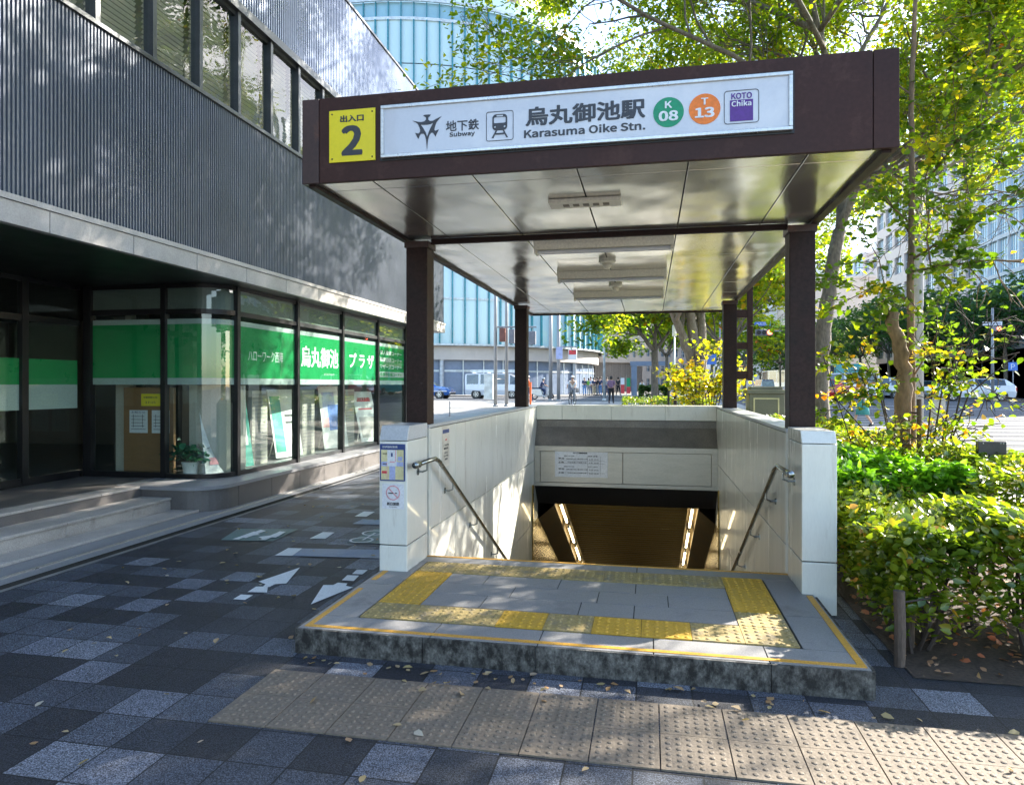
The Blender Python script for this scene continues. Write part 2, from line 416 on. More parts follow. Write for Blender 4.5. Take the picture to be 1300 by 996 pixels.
M_purple = pm('sign_purple', (0.10,0.02,0.24), rough=0.4, var=0.03)
M_signlet = pm('pale_sign_lettering', (0.75,0.77,0.78), rough=0.4, var=0.02)
M_paper = pm('white_paper', (0.72,0.73,0.76), rough=0.6, var=0.04)
M_navy = pm('navy_print', (0.02,0.05,0.2), rough=0.5)
M_red = pm('red_print', (0.6,0.05,0.06), rough=0.5)
M_pink = pm('faded_pink_print', (0.75,0.35,0.38), rough=0.5)
M_cream = pm('cream_print', (0.66,0.6,0.33), rough=0.5)
M_lilac = pm('pale_blue_print', (0.38,0.43,0.68), rough=0.5)

# stainless ceiling sheets: slightly buckled so that reflections swim
def ceiling_mat():
    m, nt, out = new_mat('buckled_stainless_sheet'); b = N(nt, 'ShaderNodeBsdfPrincipled'); L(nt, b.outputs[0], out.inputs[0])
    p = pos(nt); n1 = noise(nt, p, 1.9, 1.5, 0.4, (1.0, 0.7, 1.0)); n2 = noise(nt, p, 2.2, 3, 0.5, (2.5, 0.6, 1))
    L(nt, ramp(nt, noise(nt, p, 1.4, 4), [(0.3, (0.80,0.77,0.70)), (0.7, (0.92,0.89,0.82))]).outputs[0], b.inputs['Base Color'])
    b.inputs['Metallic'].default_value = 0.92
    L(nt, ramp(nt, n2, [(0.2, (0.13,)*3), (0.8, (0.27,)*3)]).outputs[0], b.inputs['Roughness'])
    L(nt, bump(nt, n1, 1.0, 0.032), b.inputs['Normal']); return m
M_ceil = ceiling_mat()
def rib_mat(name, col, rough=0.35, metal=0.7):
    return pm(name, col, rough=rough, metal=metal, var=0.12, scale=1.5, fine=0.08, fscale=20)
M_bronze = pm('bronze_cladding', (0.50,0.37,0.13), rough=0.24, metal=0.9, var=0.2, scale=2, fine=0.15, fscale=12, stretch=(0.4, 5, 5))
M_tubelight = pm('lit_fluorescent', (0.9,0.85,0.7), emit=(1.0,0.83,0.5), estr=3.5)
M_fixture = pm('cream_fixture_enamel', (0.82,0.77,0.64), rough=0.4, var=0.05)

# ================================================================ ground
X0W, X1W, Y0W, Y1W = -2.06, 1.24, 5.63, 19.0     # stairwell hole
def sheet(name, xs, ys, dz, mat, kind='structure', holes=None):
    mb = MB()
    ys = sorted(set([y for y in ys]+[y for y in (12.0, 46.0) if ys[0] < y < ys[-1]]))
    for i in range(len(xs)-1):
        for j in range(len(ys)-1):
            xm, ym = (xs[i]+xs[i+1])/2, (ys[j]+ys[j+1])/2
            if holes and any(a < xm < b and c < ym < d for a, b, c, d in holes): continue
            mb.face([(xs[i], ys[j], gz(ys[j])+dz), (xs[i+1], ys[j], gz(ys[j])+dz), (xs[i+1], ys[j+1], gz(ys[j+1])+dz), (xs[i], ys[j+1], gz(ys[j+1])+dz)])
    return obj(name, mb, mat, kind=kind)
HOLE = [(X0W, X1W, Y0W, Y1W)]
M_ground = pm('far_ground', (0.2,0.19,0.17), rough=0.9, var=0.15, scale=0.1, fine=0.2, fscale=5)
sheet('ground', [-500, X0W, X1W, 600], [-200, Y0W, 12, Y1W, 46, 900], -0.012, M_ground, holes=HOLE)
sheet('sidewalk', [-4.93, X0W, X1W, 1.42, 8.0], [-9, 4.12, Y0W, 13.4], -0.008, M_pave, holes=HOLE+[(1.42, 8.0, 4.12, 13.4)])
sheet('plaza', [-30, X0W, X1W, 3.3, 5.2], [13.4, Y1W, 45.5], 0.0, M_plaza, holes=HOLE)
sheet('pavement', [3.3, 5.2], [-9, 13.4], -0.004, M_plaza)
M_lightroad = pm('sun_bleached_road', (0.13,0.132,0.14), spec=0.08, rough=0.9, var=0.1, scale=0.4, fine=0.15, fscale=20)
sheet('road', [5.2, 60], [-9, 33.5], -0.004, M_lightroad)
sheet('street', [-150, 5.2, 240], [45.5, 62], -0.002, M_asph)
sheet('street', [5.2, 240], [33.5, 45.5], -0.003, M_asph)
sheet('far_pavement', [-150, 240], [62, 66], 0.09, M_plaza)
sheet('soil_bed', [1.42, 3.2], [4.12, 13.4], -0.002, M_soil)
# planting-bed kerb
k = MB(); k.box(3.2, 4.14, -0.02, 3.32, 13.4, 0.06)
obj('kerb', k, M_side, kind='structure', bevel=0.01)
# pedestrian crossing stripes on the side road and lane lines on the main street
for i in range(13):
    y = 13.5+i*1.35
    mb = MB(); mb.face([(6.2, y, gz(y)), (19.5, y+1.1, gz(y+1.1)), (19.5, y+1.7, gz(y+1.7)), (6.2, y+.6, gz(y+.6))])
    o = obj('crossing_stripe', mb, pm('worn_crossing_paint', (0.33,0.33,0.32), spec=.08, rough=.9, var=.15, scale=3, fine=.2), kind='structure')
    for v in o.data.vertices: v.co.z += 0.006
for y in (37.5, 41.0, 49.4, 53.9, 58.4):
    sheet('lane_line', [5.5, 200] if y < 46 else [-140, 200], [y, y+0.16], 0.004, M_white)
# ground markings of the shared path, at their places on the pavement
def mark(name, pts, mat, dz=-0.002):
    mb = MB(); mb.face([tuple(onz(u, v, dz)) for u, v in pts]); return obj(name, mb, mat, kind='structure')
mark('path_arrow', [(380.8,719.8),(328,737.7),(337,741),(334,744),(342,744.5),(349,741),(363.5,740)], M_white)
mark('path_arrow', [(394.6,766.5),(410.6,742),(423,742),(429,739),(441,740),(439,743),(448,745)], M_white)
for q in ([(314,751),(339,751.5),(340,744),(325,744)], [(296,760),(311,761),(321,755),(306,754)], [(434,736),(449,737),(456,730),(441,729.5)],
          [(447,728),(460,728.5),(467,723),(453,722.5)], [(393,683),(413,683.5),(425,675.3),(410,674.8)], [(450,655),(465,655.5),(476,649.2),(462,648.8)]):
    mark('path_dash', q, M_white)
mark('path_bar', [(349,704.5),(371,705),(384,695.6),(366,695)], M_white)
mark('path_bar', [(371.5,705),(492,708.5),(492,697.6),(384.5,695.6)], M_bluepaint)
mark('path_bar', [(447,664.6),(492,666),(492,659.6),(460,658.6)], M_bluepaint)
mark('path_symbol_patch', [(280,685),(346,686.5),(379,671.2),(302,670.6)], M_tealpaint)
mark('path_symbol_patch', [(440,688),(492,690),(492,671),(478,670.6)], M_tealpaint)
for pts in ([(295,684),(303,684.2),(329,674.5),(322,674.2)], [(304,681),(312,682.5),(338,673.2),(331,672)], [(312,678),(326,676.6),(330,678.3),(316,679.6)],
            [(330,684.6),(337,685),(356,677),(350,676.3)], [(341,681),(350,682),(363,674.5),(355,674)], [(328,681),(352,678),(355,680),(333,683.4)]):
    WK = globals().get('WK', 0)+1; mark('walker_symbol', pts, M_white, 0.0015*WK)
def ringmark(cu, cv, r, w=0.025):
    c = onz(cu, cv, 0); mb = MB()
    for k in range(20):
        a, b = 2*math.pi*k/20, 2*math.pi*(k+1)/20
        mb.face([(c.x+q*math.cos(t), c.y+q*math.sin(t), 0.0) for q, t in ((r, a), (r+w, a), (r+w, b), (r, b))])
    obj('cycle_symbol', mb, M_white, kind='structure')
ringmark(459, 685, 0.1); ringmark(474, 676, 0.1)
mark('cycle_symbol', [(459,685),(462,685),(478,676),(475,676)], M_white, 0.003)

def domes(mb, cx, cy, z, n, pitch, r, h, seg=8):
    for i in range(n):
        for j in range(n):
            mb.lathe((cx+(i-(n-1)/2)*pitch, cy+(j-(n-1)/2)*pitch, z), [(r, -0.001), (r*0.86, h*0.6), (r*0.45, h)], seg)
# beige warning band in the foreground pavement
xs = [-2.07+0.302*i for i in range(15)]
for row in range(2):
    for i, x in enumerate(xs):
        y1 = 3.53-0.302*row; mb = MB(); mb.box(x+0.003, y1-0.299, -0.03, x+0.299, y1, 0.0); domes(mb, x+0.151, y1-0.15, 0.0, 6, 0.046, 0.0135, 0.0045, 7)
        obj('tactile_paver', mb, M_beige, kind='structure')

# ================================================================ entrance platform
PZ = 0.14
def platform():
    t = thing('entrance_platform', 'low grey granite platform with yellow tactile strips before the subway stairs', 'platform', (-0.45, 4.7, 0))
    # stone slabs: front row, then courses
    slab_rows = [(3.80, 4.04, [-2.08,-1.25,-0.62,0.02,0.62,1.115]), (4.36, 4.62, [-1.50,-1.1,-0.45,-0.1,0.53]), (4.62, 4.88, [-1.50,-0.95,-0.35,0.12,0.53]), (4.88, 5.12, [-1.50,-1.2,-0.65,-0.1,0.53])]
    mb = MB()
    def slab(x0, y0, x1, y1): mb.box(x0+.0035, y0+.0035, 0.02, x1-.0035, y1-.0035, PZ)
    for y0, y1, xx in slab_rows:
        for a, b in zip(xx, xx[1:]): slab(a, y0, b, y1)
    slab(-2.08, 4.04, -1.80, 4.75); slab(-2.08, 4.75, -1.80, 5.42)
    slab(0.83, 4.04, 1.115, 4.6); slab(0.83, 4.6, 1.115, 5.42)
    for a, b in ((-1.86, -1.2), (-1.2, -0.1), (-0.1, 1.04)): slab(a, 5.42, b, 5.60)
    obj('stone_slab', mb, M_gran, t)['kind'] = 'stuff'
    b = MB(); b.box(-2.075, 3.806, -0.02, 1.11, 5.6, PZ-0.006); obj('bedding', b, M_joint, t)
    f = MB()
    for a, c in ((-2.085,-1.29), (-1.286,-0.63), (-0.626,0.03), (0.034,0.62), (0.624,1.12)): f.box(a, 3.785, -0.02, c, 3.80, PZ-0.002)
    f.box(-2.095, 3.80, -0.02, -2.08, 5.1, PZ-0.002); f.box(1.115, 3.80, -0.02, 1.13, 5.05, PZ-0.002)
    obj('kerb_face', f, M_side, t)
    # yellow edging paint
    y = MB(); z = PZ+0.003
    y.box(-2.05, 3.83, PZ, 1.10, 3.865, z); y.box(-2.05, 3.865, PZ, -2.015, 4.62, z); y.box(-2.05, 4.84, PZ, -2.01, 5.09, z); y.box(1.06, 3.865, PZ, 1.10, 5.06, z)
    obj('edge_line', y, M_orng, t)
    n = MB(); n.box(-1.86, 5.585, PZ-0.02, 1.04, 5.615, PZ+0.004); obj('nosing', n, M_orng, t)
    # tactile blocks: 30 cm blocks with 5 x 5 studs
    fx = [-1.79+0.29*i for i in range(9)]
    def block(x, y, mat, w=0.288, d=0.285):
        m = MB(); m.box(x+.001, y+.001, PZ-0.05, x+w, y+d, PZ+0.004); domes(m, x+w/2+.0005, y+d/2, PZ+0.004, 5, w/5, 0.0145, 0.0055, 8)
        obj('tactile_block', m, mat, t)
    br = {2, 3, 4, 5}
    for i, x in enumerate(fx): block(x, 4.055, M_yel if i in (3, 5, 6) else M_yelo)
    for i, x in enumerate(fx): block(x, 5.13, M_yelo if i < 3 or i in (5, 7) else M_yel if i == 8 else M_yelo)
    for j in range(3):
        block(fx[0], 4.345+j*0.26, M_yel, 0.288, 0.256); block(fx[8], 4.345+j*0.26, M_yelo if j == 0 else M_yel, 0.288, 0.256)
platform()

# ================================================================ stairwell
def stairwell():
    t = thing('stairwell', 'white panelled stairwell going down to the subway under the canopy', 'stairwell', (-0.41, 5.1, 0))
    WZ = 1.255; XL, XR = -1.86, 1.04; XLo, XRo = -2.09, 1.27; YE = 11.5
    for s, xi, xo, top in ((-1, XL, XLo, 1.155), (1, XR, XRo, 1.185)):
        # pillar with a bevelled cap
        p = MB(); x0, x1 = min(xi, xo), max(xi, xo)
        zb = 0.34 if s < 0 else 0.365
        p.box(x0, 5.10, 0.0, x1, 5.60, zb-0.004)
        pl = obj('gate_pillar', p, M_panel, t, bevel=0.006)
        q = MB(); q.box(x0, 5.10, zb+0.004, x1, 5.60, top); obj('upper_panel', q, M_panel, pl, bevel=0.006)
        c = MB(); c.prism([(x0, 5.10, top+0.006), (x0, 5.15, WZ+0.02), (x0, 5.60, WZ+0.02), (x0, 5.60, top+0.006)], (x1-x0, 0, 0)); obj('coping', c, M_cap if s < 0 else M_panel, pl, bevel=0.004)
        c = MB(); c.box(x0+.01, 5.12, 0.02, x1-.01, 5.59, top-0.01); obj('core', c, M_joint, pl)
        # parapet wall panels, bottom to top
        w = MB(); g = 0.009
        ys = [5.70, 6.46, 7.28, 8.10, 8.92, 9.74, 10.54, 10.95, 11.5]
        xa, xb = (xi-0.03, xi) if s < 0 else (xi, xi+0.03)
        wall = MB(); wall.box(xi-0.03 if s < 0 else xi+0.03, 5.63, -3.2, xo-0.002 if s > 0 else xo+0.002, YE+0.3, WZ-0.03)
        wo = obj('parapet_wall', wall, M_joint, t)
        for a, b2 in zip(ys, ys[1:]):
            for za, zc in ((0.35, WZ-0.03), (-0.65, 0.35), (-1.65, -0.65), (-2.65, -1.65), (-3.2, -2.65)):
                if a >= 10.9 and zc < 0: continue
                w.box(xa, a+g/2, za+g/2, xb, b2-g/2, zc-g/2)
        w.box(xa, 5.655, -1.0, xb, 5.69, WZ-0.03)
        obj('wall_panel', w, M_panel, wo, bevel=0.002, seg=1)['kind'] = 'stuff'
        # outside face
        e = MB(); xf = (xo, xo+0.02) if s > 0 else (xo-0.02, xo)
        yy = [5.66+0.97*i for i in range(7)]
        for a, b2 in zip(yy, yy[1:]): e.box(xf[0], a+g, 0.0, xf[1], b2-g, WZ-0.03)
        obj('outer_panel', e, M_panel, wo, bevel=0.002, seg=1)
        cp = MB(); cp.box(x0-0.005, 5.64, WZ-0.027, x1+0.005, YE+0.3, WZ); obj('coping', cp, M_cap, wo, bevel=0.004)
    # end wall: coping panels, granite lintel, stainless box panel, dark soffit
    b = MB(); b.box(XL-0.2, YE+0.02, -0.2, XR+0.2, YE+0.28, WZ-0.002); ew = obj('end_wall', b, M_joint, t)
    m = MB()
    for a, c in ((XL+.002, -1.43), (-1.426, -0.62), (-0.616, 0.24), (0.244, XR-.002)): m.box(a, YE-0.16, 1.02, c, YE+0.30, WZ)
    obj('coping_panel', m, M_panel, ew, bevel=0.003)
    m = MB(); m.prism([(XL, YE-0.13, 1.01), (XL, YE-0.13, 0.90), (XL, YE-0.34, 0.60), (XL, YE+0.02, 0.60), (XL, YE+0.02, 1.01)], (XR-XL, 0, 0)); obj('granite_lintel', m, M_grgran, ew)
    m = MB(); m.box(XL, YE-0.345, 0.60-0.09, XR, YE+.02, 0.597); m.box(XL, YE-0.345, -0.06, XR, YE+.02, 0.0); m.box(XL, YE-0.345, 0, XL+0.09, YE+.02, 0.51); m.box(XR-0.09, YE-0.345, 0, XR, YE+.02, 0.51); m.box(-0.43, YE-0.338, 0.0, -0.424, YE, 0.51)
    sp = obj('stainless_frame', m, M_ss, ew, bevel=0.003)
    m = MB(); m.box(XL+.095, YE-0.33, 0.005, -0.433, YE, 0.505); m.box(-0.421, YE-0.33, 0.005, XR-.095, YE, 0.505); obj('stainless_door', m, M_ss, sp, bevel=0.002)
    m = MB(); m.prism([(XL, YE-0.33, -0.065), (XL, YE-0.02, -0.40), (XL, YE+0.28, -0.40), (XL, YE+0.28, -0.065)], (XR-XL, 0, 0)); obj('dark_soffit', m, M_black, ew)
    # stairs
    s = MB(); n = 27
    for i in range(n):
        y = 5.615+0.3*i; z = PZ-0.16*(i+1); s.box(XL, y, -4.6, XR, y+0.3, z)
    s.box(XL, 5.615+0.3*n, -4.6, XR, 19.0, PZ-0.16*n-0.01)
    obj('stair_flight', s, M_gran, t)
    nn = MB()
    for i in range(n):
        y = 5.615+0.3*i; z = PZ-0.16*(i+1); nn.box(XL+.02, y+0.255, z, XR-.02, y+0.298, z+0.003)
    obj('stair_nosing', nn, M_orng, t)
    # tunnel beyond: ribbed bronze ceiling and walls with coves and lit tubes, descending with the stairs
    sl = -0.533; za = -0.40; y0 = YE+0.2
    def zc(y): return za+sl*(y-y0)
    m = MB(); nr = 56; yE = 19.0; st = (yE-y0)/nr
    xl, xr = XL+0.42, XR-0.42
    for i in range(nr):
        a = y0+i*st; b2 = a+st*0.55; c2 = a+st
        m.face([(xl, a, zc(a)), (xl, b2, zc(b2)), (xr, b2, zc(b2)), (xr, a, zc(a))])
        m.face([(xl, b2, zc(b2)), (xl, b2+.004, zc(b2)+.02), (xr, b2+.004, zc(b2)+.02), (xr, b2, zc(b2))])
        m.face([(xl, b2+.004, zc(b2)+.02), (xl, c2-.004, zc(c2)+.02), (xr, c2-.004, zc(c2)+.02), (xr, b2+.004, zc(b2)+.02)])
        m.face([(xl, c2-.004, zc(c2)+.02), (xl, c2, zc(c2)), (xr, c2, zc(c2)), (xr, c2-.004, zc(c2)+.02)])
    tc = obj('tunnel_ceiling', m, M_bronze, t)
    for s_ in (-1, 1):
        xe = xl if s_ < 0 else xr; xw = XL-0.02 if s_ < 0 else XR+0.02
        m = MB()
        def strip(xa, da, xb, db):
            m.face([(xa, y0, zc(y0)+da), (xb, y0, zc(y0)+db), (xb, yE, zc(yE)+db), (xa, yE, zc(yE)+da)])
        xm = xe+s_*0.16
        strip(xe, 0.0, xe, 0.10); strip(xe, 0.10, xm, 0.10); strip(xm, 0.10, xm, -0.06); strip(xm, -0.06, xw, -0.30)
        obj('light_cove', m, pm('dull_bronze_cove', (0.16,0.115,0.05), rough=0.6, metal=0.2), tc)
        m = MB(); nr2 = 70
        for i in range(nr2):   # slatted side wall
            d0 = -0.30-0.055*i
            if i < 60:
                m.face([(xw, y0-0.7, zc(y0)+d0+0.35), (xw, yE, zc(yE)+d0), (xw, yE, zc(yE)+d0-0.038), (xw, y0-0.7, zc(y0)+d0+0.312)])
                m.face([(xw+s_*.012, y0-0.7, zc(y0)+d0+0.312), (xw+s_*.012, yE, zc(yE)+d0-0.038), (xw+s_*.012, yE, zc(yE)+d0-0.055), (xw+s_*.012, y0-0.7, zc(y0)+d0+0.295)])
        obj('tunnel_wall', m, M_bronze, t)
        m = MB(); a, b2 = (xw-0.05, XL+0.02) if s_ < 0 else (XR-0.02, xw+0.05); m.box(a, 10.9, -3.4, b2, 10.98, -0.02); obj('jamb', m, M_bronze, t)
        j = MB(); j.box(a, 10.98, -3.6, a+.03 if s_ < 0 else b2, 11.8, -0.1) if s_ < 0 else j.box(b2-.03, 10.98, -3.6, b2, 11.8, -0.1); obj('jamb', j, M_bronze, t)
        for k in range(6):
            ya = y0+0.15+k*1.22; yb = ya+0.92; xx = xe+s_*0.08
            lt = thing('fluorescent_tube', f"lit fluorescent tube in the {'left' if s_ < 0 else 'right'} cove of the stair tunnel, {['highest','second from the top','third from the top','fourth from the top','fifth from the top','lowest'][k]}", 'tube light', (xx, ya, zc(ya)+.02), group='lit tubes in the stair tunnel coves')
            q = MB(); q.tube([(xx, ya, zc(ya)+0.01), (xx, yb, zc(yb)+0.01)], 0.019, 10); obj('tube', q, M_tubelight, lt)
            q = MB(); q.tube([(xx, ya-.03, zc(ya-.03)+0.01), (xx, ya, zc(ya)+0.01)], 0.021, 10); q.tube([(xx, yb, zc(yb)+0.01), (xx, yb+.03, zc(yb+.03)+0.01)], 0.021, 10); q.tube([(xx, ya, zc(ya)+.055), (xx, yb, zc(yb)+.055)], .02, 4); obj('fitting', q, M_fixture, lt)
    e = MB(); e.box(XL-.1, yE, -6.5, XR+.1, yE+0.1, -0.4); obj('tunnel_end', e, M_bronze, t)
    # sealed earth sides
    e = MB(); e.box(XLo-.05, YE+.3, -6.5, XLo, yE, -0.013); e.box(XRo, YE+.3, -6.5, XRo+.05, yE, -0.013); e.box(XLo, YE+0.3, -0.25, XRo, yE, -0.02)
    obj('retaining_wall', e, M_joint, t)
stairwell()
sheet('plaza', [X0W, X1W], [11.85, 13.4, 19.0], 0.0, M_plaza)

def handrail(side, x, wallx):
    t = thing('handrail', f"stainless steel stair handrail on the {'left' if side < 0 else 'right'} white stairwell wall", 'handrail', (wallx, 5.05, 0.97), group='handrails of the subway stairs')
    m = MB(); z0 = 0.975; pts = [(x, 5.14, z0), (x, 5.55, z0)]
    for k in range(7):
        y = 5.57+0.02*k; pts.append((x, y, z0-0.55*max(0, (y-5.57))*0.6))
    y = 5.72; z = pts[-1][2]-0.02
    for yy in (y, 7.5, 9.5, 11.8): pts.append((x, yy, z-0.55*(yy-y)))
    m.tube(pts, 0.019, 12); obj('rail', m, M_chrome, t, smooth=True)
    m = MB(); m.lathe((x, 5.06, z0), [(0.026, 0.0), (0.028, 0.01), (0.028, 0.09), (0.021, 0.1)], 12, 'y'); obj('end_cap', m, M_chrome, t, smooth=True)
    for yy, zz in ((5.35, z0), (6.1, z-0.55*(6.1-y)), (7.0, z-0.55*(7.0-y)), (8.0, z-0.55*(8.0-y)), (9.2, z-0.55*(9.2-y)), (10.4, z-0.55*(10.4-y))):
        m = MB(); m.tube([(x, yy, zz-0.015), (x, yy, zz-0.07), ((x+wallx)/2, yy, zz-0.085), (wallx, yy, zz-0.085)], 0.008, 8)
        m.lathe((wallx if side < 0 else wallx-0.006, yy, zz-0.085), [(0.03, 0), (0.03, 0.006)], 12, 'x'); obj('bracket', m, M_chrome, t)
handrail(-1, -1.78, -1.86); handrail(1, 0.96, 1.04)

# ================================================================ canopy
CZ = 2.86; CX0, CX1, CY0, CY1 = -2.13, 1.29, 3.95, 12.2
shelter = thing('subway_canopy', 'dark brown steel canopy with stainless ceiling standing over the subway stairs', 'canopy', (-0.42, 5.7, 0))
def canopy():
    t = shelter
    zt, zb = 3.375, 2.85
    m = MB(); m.box(CX0+0.115, CY0, zb, CX1-0.13, CY0+0.03, zt); m.box(CX1-0.126, CY0, zb, CX1, CY0+0.03, zt)
    f = obj('front_fascia', m, M_brown, t, bevel=0.003)
    m = MB(); m.box(CX0, CY0, zb, CX0+0.111, CY0+0.03, zt); obj('rusty_corner', m, M_rust, f, bevel=0.003)['label'] = 'rust-stained left corner'
    for s, x in ((-1, CX0), (1, CX1-0.03)):
        m = MB(); m.box(x, CY0+0.032, zb, x+0.03, CY1, zt); obj('side_fascia', m, M_rust if s < 0 else M_brown, t)
    m = MB(); m.box(CX0, CY1, zb, CX1, CY1+.03, zt); obj('rear_fascia', m, M_brown, t)
    m = MB(); m.box(CX0+.03, CY0+.03, zt-.05, CX1-.03, CY1, zt-.02); obj('roof', m, M_black, t)
    # ceiling panels
    xs = [CX0+.03, -1.685, -1.05, -0.42, 0.215, 0.85, CX1-.03]; ys = [3.98, 4.17, 5.68, 6.0, 6.9, 7.85, 8.8, 9.75, 10.7, 11.6, CY1]
    m = MB(); m.box(CX0+.032, 3.982, CZ+0.01, CX1-.032, CY1-.002, CZ+0.03); ce = obj('ceiling', m, M_joint, t)
    for i in range(6):
        for j in range(len(ys)-1):
            g = 0.004; p = MB(); p.box(xs[i]+g, ys[j]+g*0.7, CZ, xs[i+1]-g, ys[j+1]-g*0.7, CZ+0.01); obj('ceiling_panel', p, M_ceil, ce, bevel=0.002, seg=1)
    # edge trims and cross member
    m = MB(); m.box(CX0+.03, CY0+.032, 2.835, CX0+.075, CY1, CZ-.002); m.box(CX1-.075, CY0+.032, 2.835, CX1-.03, CY1, CZ-.002); m.box(CX0+.076, CY1-.04, 2.835, CX1-.076, CY1-.002, CZ-.002); obj('edge_trim', m, M_post, t)
    m = MB(); m.box(-1.86, 5.70, 2.815, 1.06, 5.735, CZ-.002); obj('cross_bar', m, M_post, t)
    for x0 in (-2.065, 1.06):
        for y0 in (5.64, 10.5):
            m = MB(); m.box(x0, y0, 1.25, x0+0.19, y0+0.19, 2.834); p = obj('post', m, M_post, t, bevel=0.006)
            m = MB(); m.box(x0-.012, y0-.012, 2.78, x0+.202, y0+.202, 2.832); obj('post_head', m, M_rust, p)
    # lit-panel sign box set in the fascia
    X0, X1, Z0, Z1 = -1.60, 0.755, 2.972, 3.288
    m = MB(); m.box(X0-.012, CY0-0.006, Z0-.012, X1+.012, CY0+.002, Z1+.012); obj('sign_recess', m, M_black, f)
    m = MB(); w = 0.02; y = CY0-0.03
    m.box(X0, y, Z0, X1, CY0-.006, Z0+w); m.box(X0, y, Z1-w, X1, CY0-.006, Z1); m.box(X0, y, Z0+w, X0+w, CY0-.006, Z1-w); m.box(X1-w, y, Z0+w, X1, CY0-.006, Z1-w)
    sg = obj('station_sign', m, M_alu, t, bevel=0.003)
    m = MB(); m.box(X0+w, CY0-0.02, Z0+w, X1-w, CY0-.007, Z1-w); obj('sign_face', m, M_signw, sg)
    ys_ = CY0-0.0205
    def T(s, u0, u1, v0, v1, mat=M_letter, bold=0.02, dy=0.0, name='lettering'):
        uc, vc = (u0+u1)/2, (v0+v1)/2; c = ony(uc, vc, ys_); a = ony(u0, vc, ys_); b = ony(u1, vc, ys_); z0 = ony(uc, v0, ys_).z; z1 = ony(uc, v1, ys_).z
        text(s, (c.x, ys_-dy, c.z), b.x-a.x, z0-z1, '-y', mat, sg, bold, name)
    T('地下鉄', 566, 608, 152.2, 166, bold=0.012); T('Subway', 570.5, 602.8, 167, 174.3, bold=0.018)
    T('烏丸御池駅', 666, 818, 130.5, 155.5, bold=0.022); T('Karasuma Oike Stn.', 664, 818, 159.3, 170.3, bold=0.022)
    def cs(u, v): c = ony(u, v, ys_); return (c.x, ys_, c.z)
    px = (ony(701, 150, ys_).x-ony(700, 150, ys_).x)
    def disc(u, v, r, mat, a, b):
        shape2d([circ(r*px*0.97)], cs(u, v), '-y', mat, sg, 'line_badge'); 
        T(a, u-4.5, u+4.5 if a == 'K' else u+4.5, v-14, v-5, M_signlet, 0.02, 0.002); T(b, u-12.5, u+12.5, v-2.0, v+11.3, M_signlet, 0.028, 0.002)
    disc(848.6, 142.7, 18.8, M_green, 'K', '08'); disc(894.5, 138.5, 19.0, M_orange, 'T', '13')
    c = cs(941.3, 135.6); s = px
    shape2d([rrect(40*s, 40*s, 4*s), rrect(38.6*s, 38.6*s, 3.4*s)], c, '-y', M_letter, sg, 'badge_frame')
    shape2d([[(-13.2*s, -17*s), (13.2*s, -17*s), (13.2*s, 8.3*s), (-13.2*s, 8.3*s)]], c, '-y', M_purple, sg, 'badge_square')
    T('KOTO', 928.2, 954.6, 117.8, 125.6, M_purple, 0.02); T('Chika', 928.6, 953.8, 127.8, 135.2, M_signlet, 0.02, 0.002)
    # train pictogram
    c = cs(634.5, 160); s = px*1.02
    shape2d([rrect(35*s, 37*s, 3*s), rrect(33.6*s, 35.6*s, 2.4*s)], c, '-y', M_letter, sg, 'badge_frame')
    k = 1/3.25
    q = lambda x, y: ((x-859)*k*s, (390-y)*k*s)
    body = rrect(62*k*s, 66*k*s, 5*s, 0, 15*k*s); win = rrect(49*k*s, 24*k*s, 1.5*s, 0, 24*k*s); top = rrect(28*k*s, 7*k*s, 0.8*s, 0, 41.5*k*s)
    shape2d([body, win, top, circ(4*k*s, -20*k*s, -3*k*s, 12), circ(4*k*s, 20*k*s, -3*k*s, 12)], c, '-y', M_letter, sg, 'train_pictogram')
    shape2d([[q(841,409), q(848,409), q(832,438), q(825,438)], [q(871,409), q(878,409), q(893,438), q(886,438)], [q(840,421), q(878,421), q(881,427), q(837,427)]][:2]+[], c, '-y', M_letter, sg, 'train_pictogram')
    shape2d([[q(842,419), q(876,419), q(879,425), q(839,425)]], (c[0], c[1]-.0015, c[2]), '-y', M_letter, sg, 'train_pictogram')
    # city subway emblem
    k = 1/9.286; c = cs(542.3, 166); e = lambda x, y: ((x-397)*k*px*1.02, (340-y)*k*px*1.02)
    outer = [(348,158),(372,150),(420,150),(442,152),(432,170),(412,182),(410,208),(432,228),(470,228),(520,205),(575,184),(545,212),(512,250),(494,300),(486,335),(496,350),(515,345),(542,336),(530,362),(516,385),(502,418),(488,400),(470,370),(447,368),(425,395),(408,450),(396,560),(384,450),(370,395),(350,372),(322,372),(305,390),(291,432),(276,412),(262,385),(248,356),(272,364),(292,366),(308,350),(310,325),(300,290),(280,250),(255,232),(213,208),(262,222),(320,234),(362,228),(384,208),(382,182),(362,170)]
    inner = [(318,264),(350,268),(397,270),(440,266),(472,254),(440,310),(420,350),(397,412),(380,360),(352,310)]
    shape2d([[e(*p) for p in outer], [e(*p) for p in inner]], c, '-y', M_letter, sg, 'city_emblem')
    # yellow exit-number plate
    c0 = ony(419.5, 148, CY0); c1 = ony(476, 202, CY0); zt_, zb_ = ony(448, 139.5, CY0).z, ony(448, 205.5, CY0).z
    x0, x1 = ony(418.5, 170, CY0).x, ony(477, 170, CY0).x
    m = MB(); m.box(x0, CY0-0.008, zb_, x1, CY0-0.001, zt_); pl = obj('exit_number_plate', m, M_yplate, t, bevel=0.002)
    xc = (x0+x1)/2; yy = CY0-0.0082
    text('出入口', (xc, yy, zt_-0.055), 0.155, 0.043, '-y', M_letter, pl, 0.025)
    text('2', (xc, yy, zt_-0.19), 0.138, 0.19, '-y', M_letter, pl, 0.032)
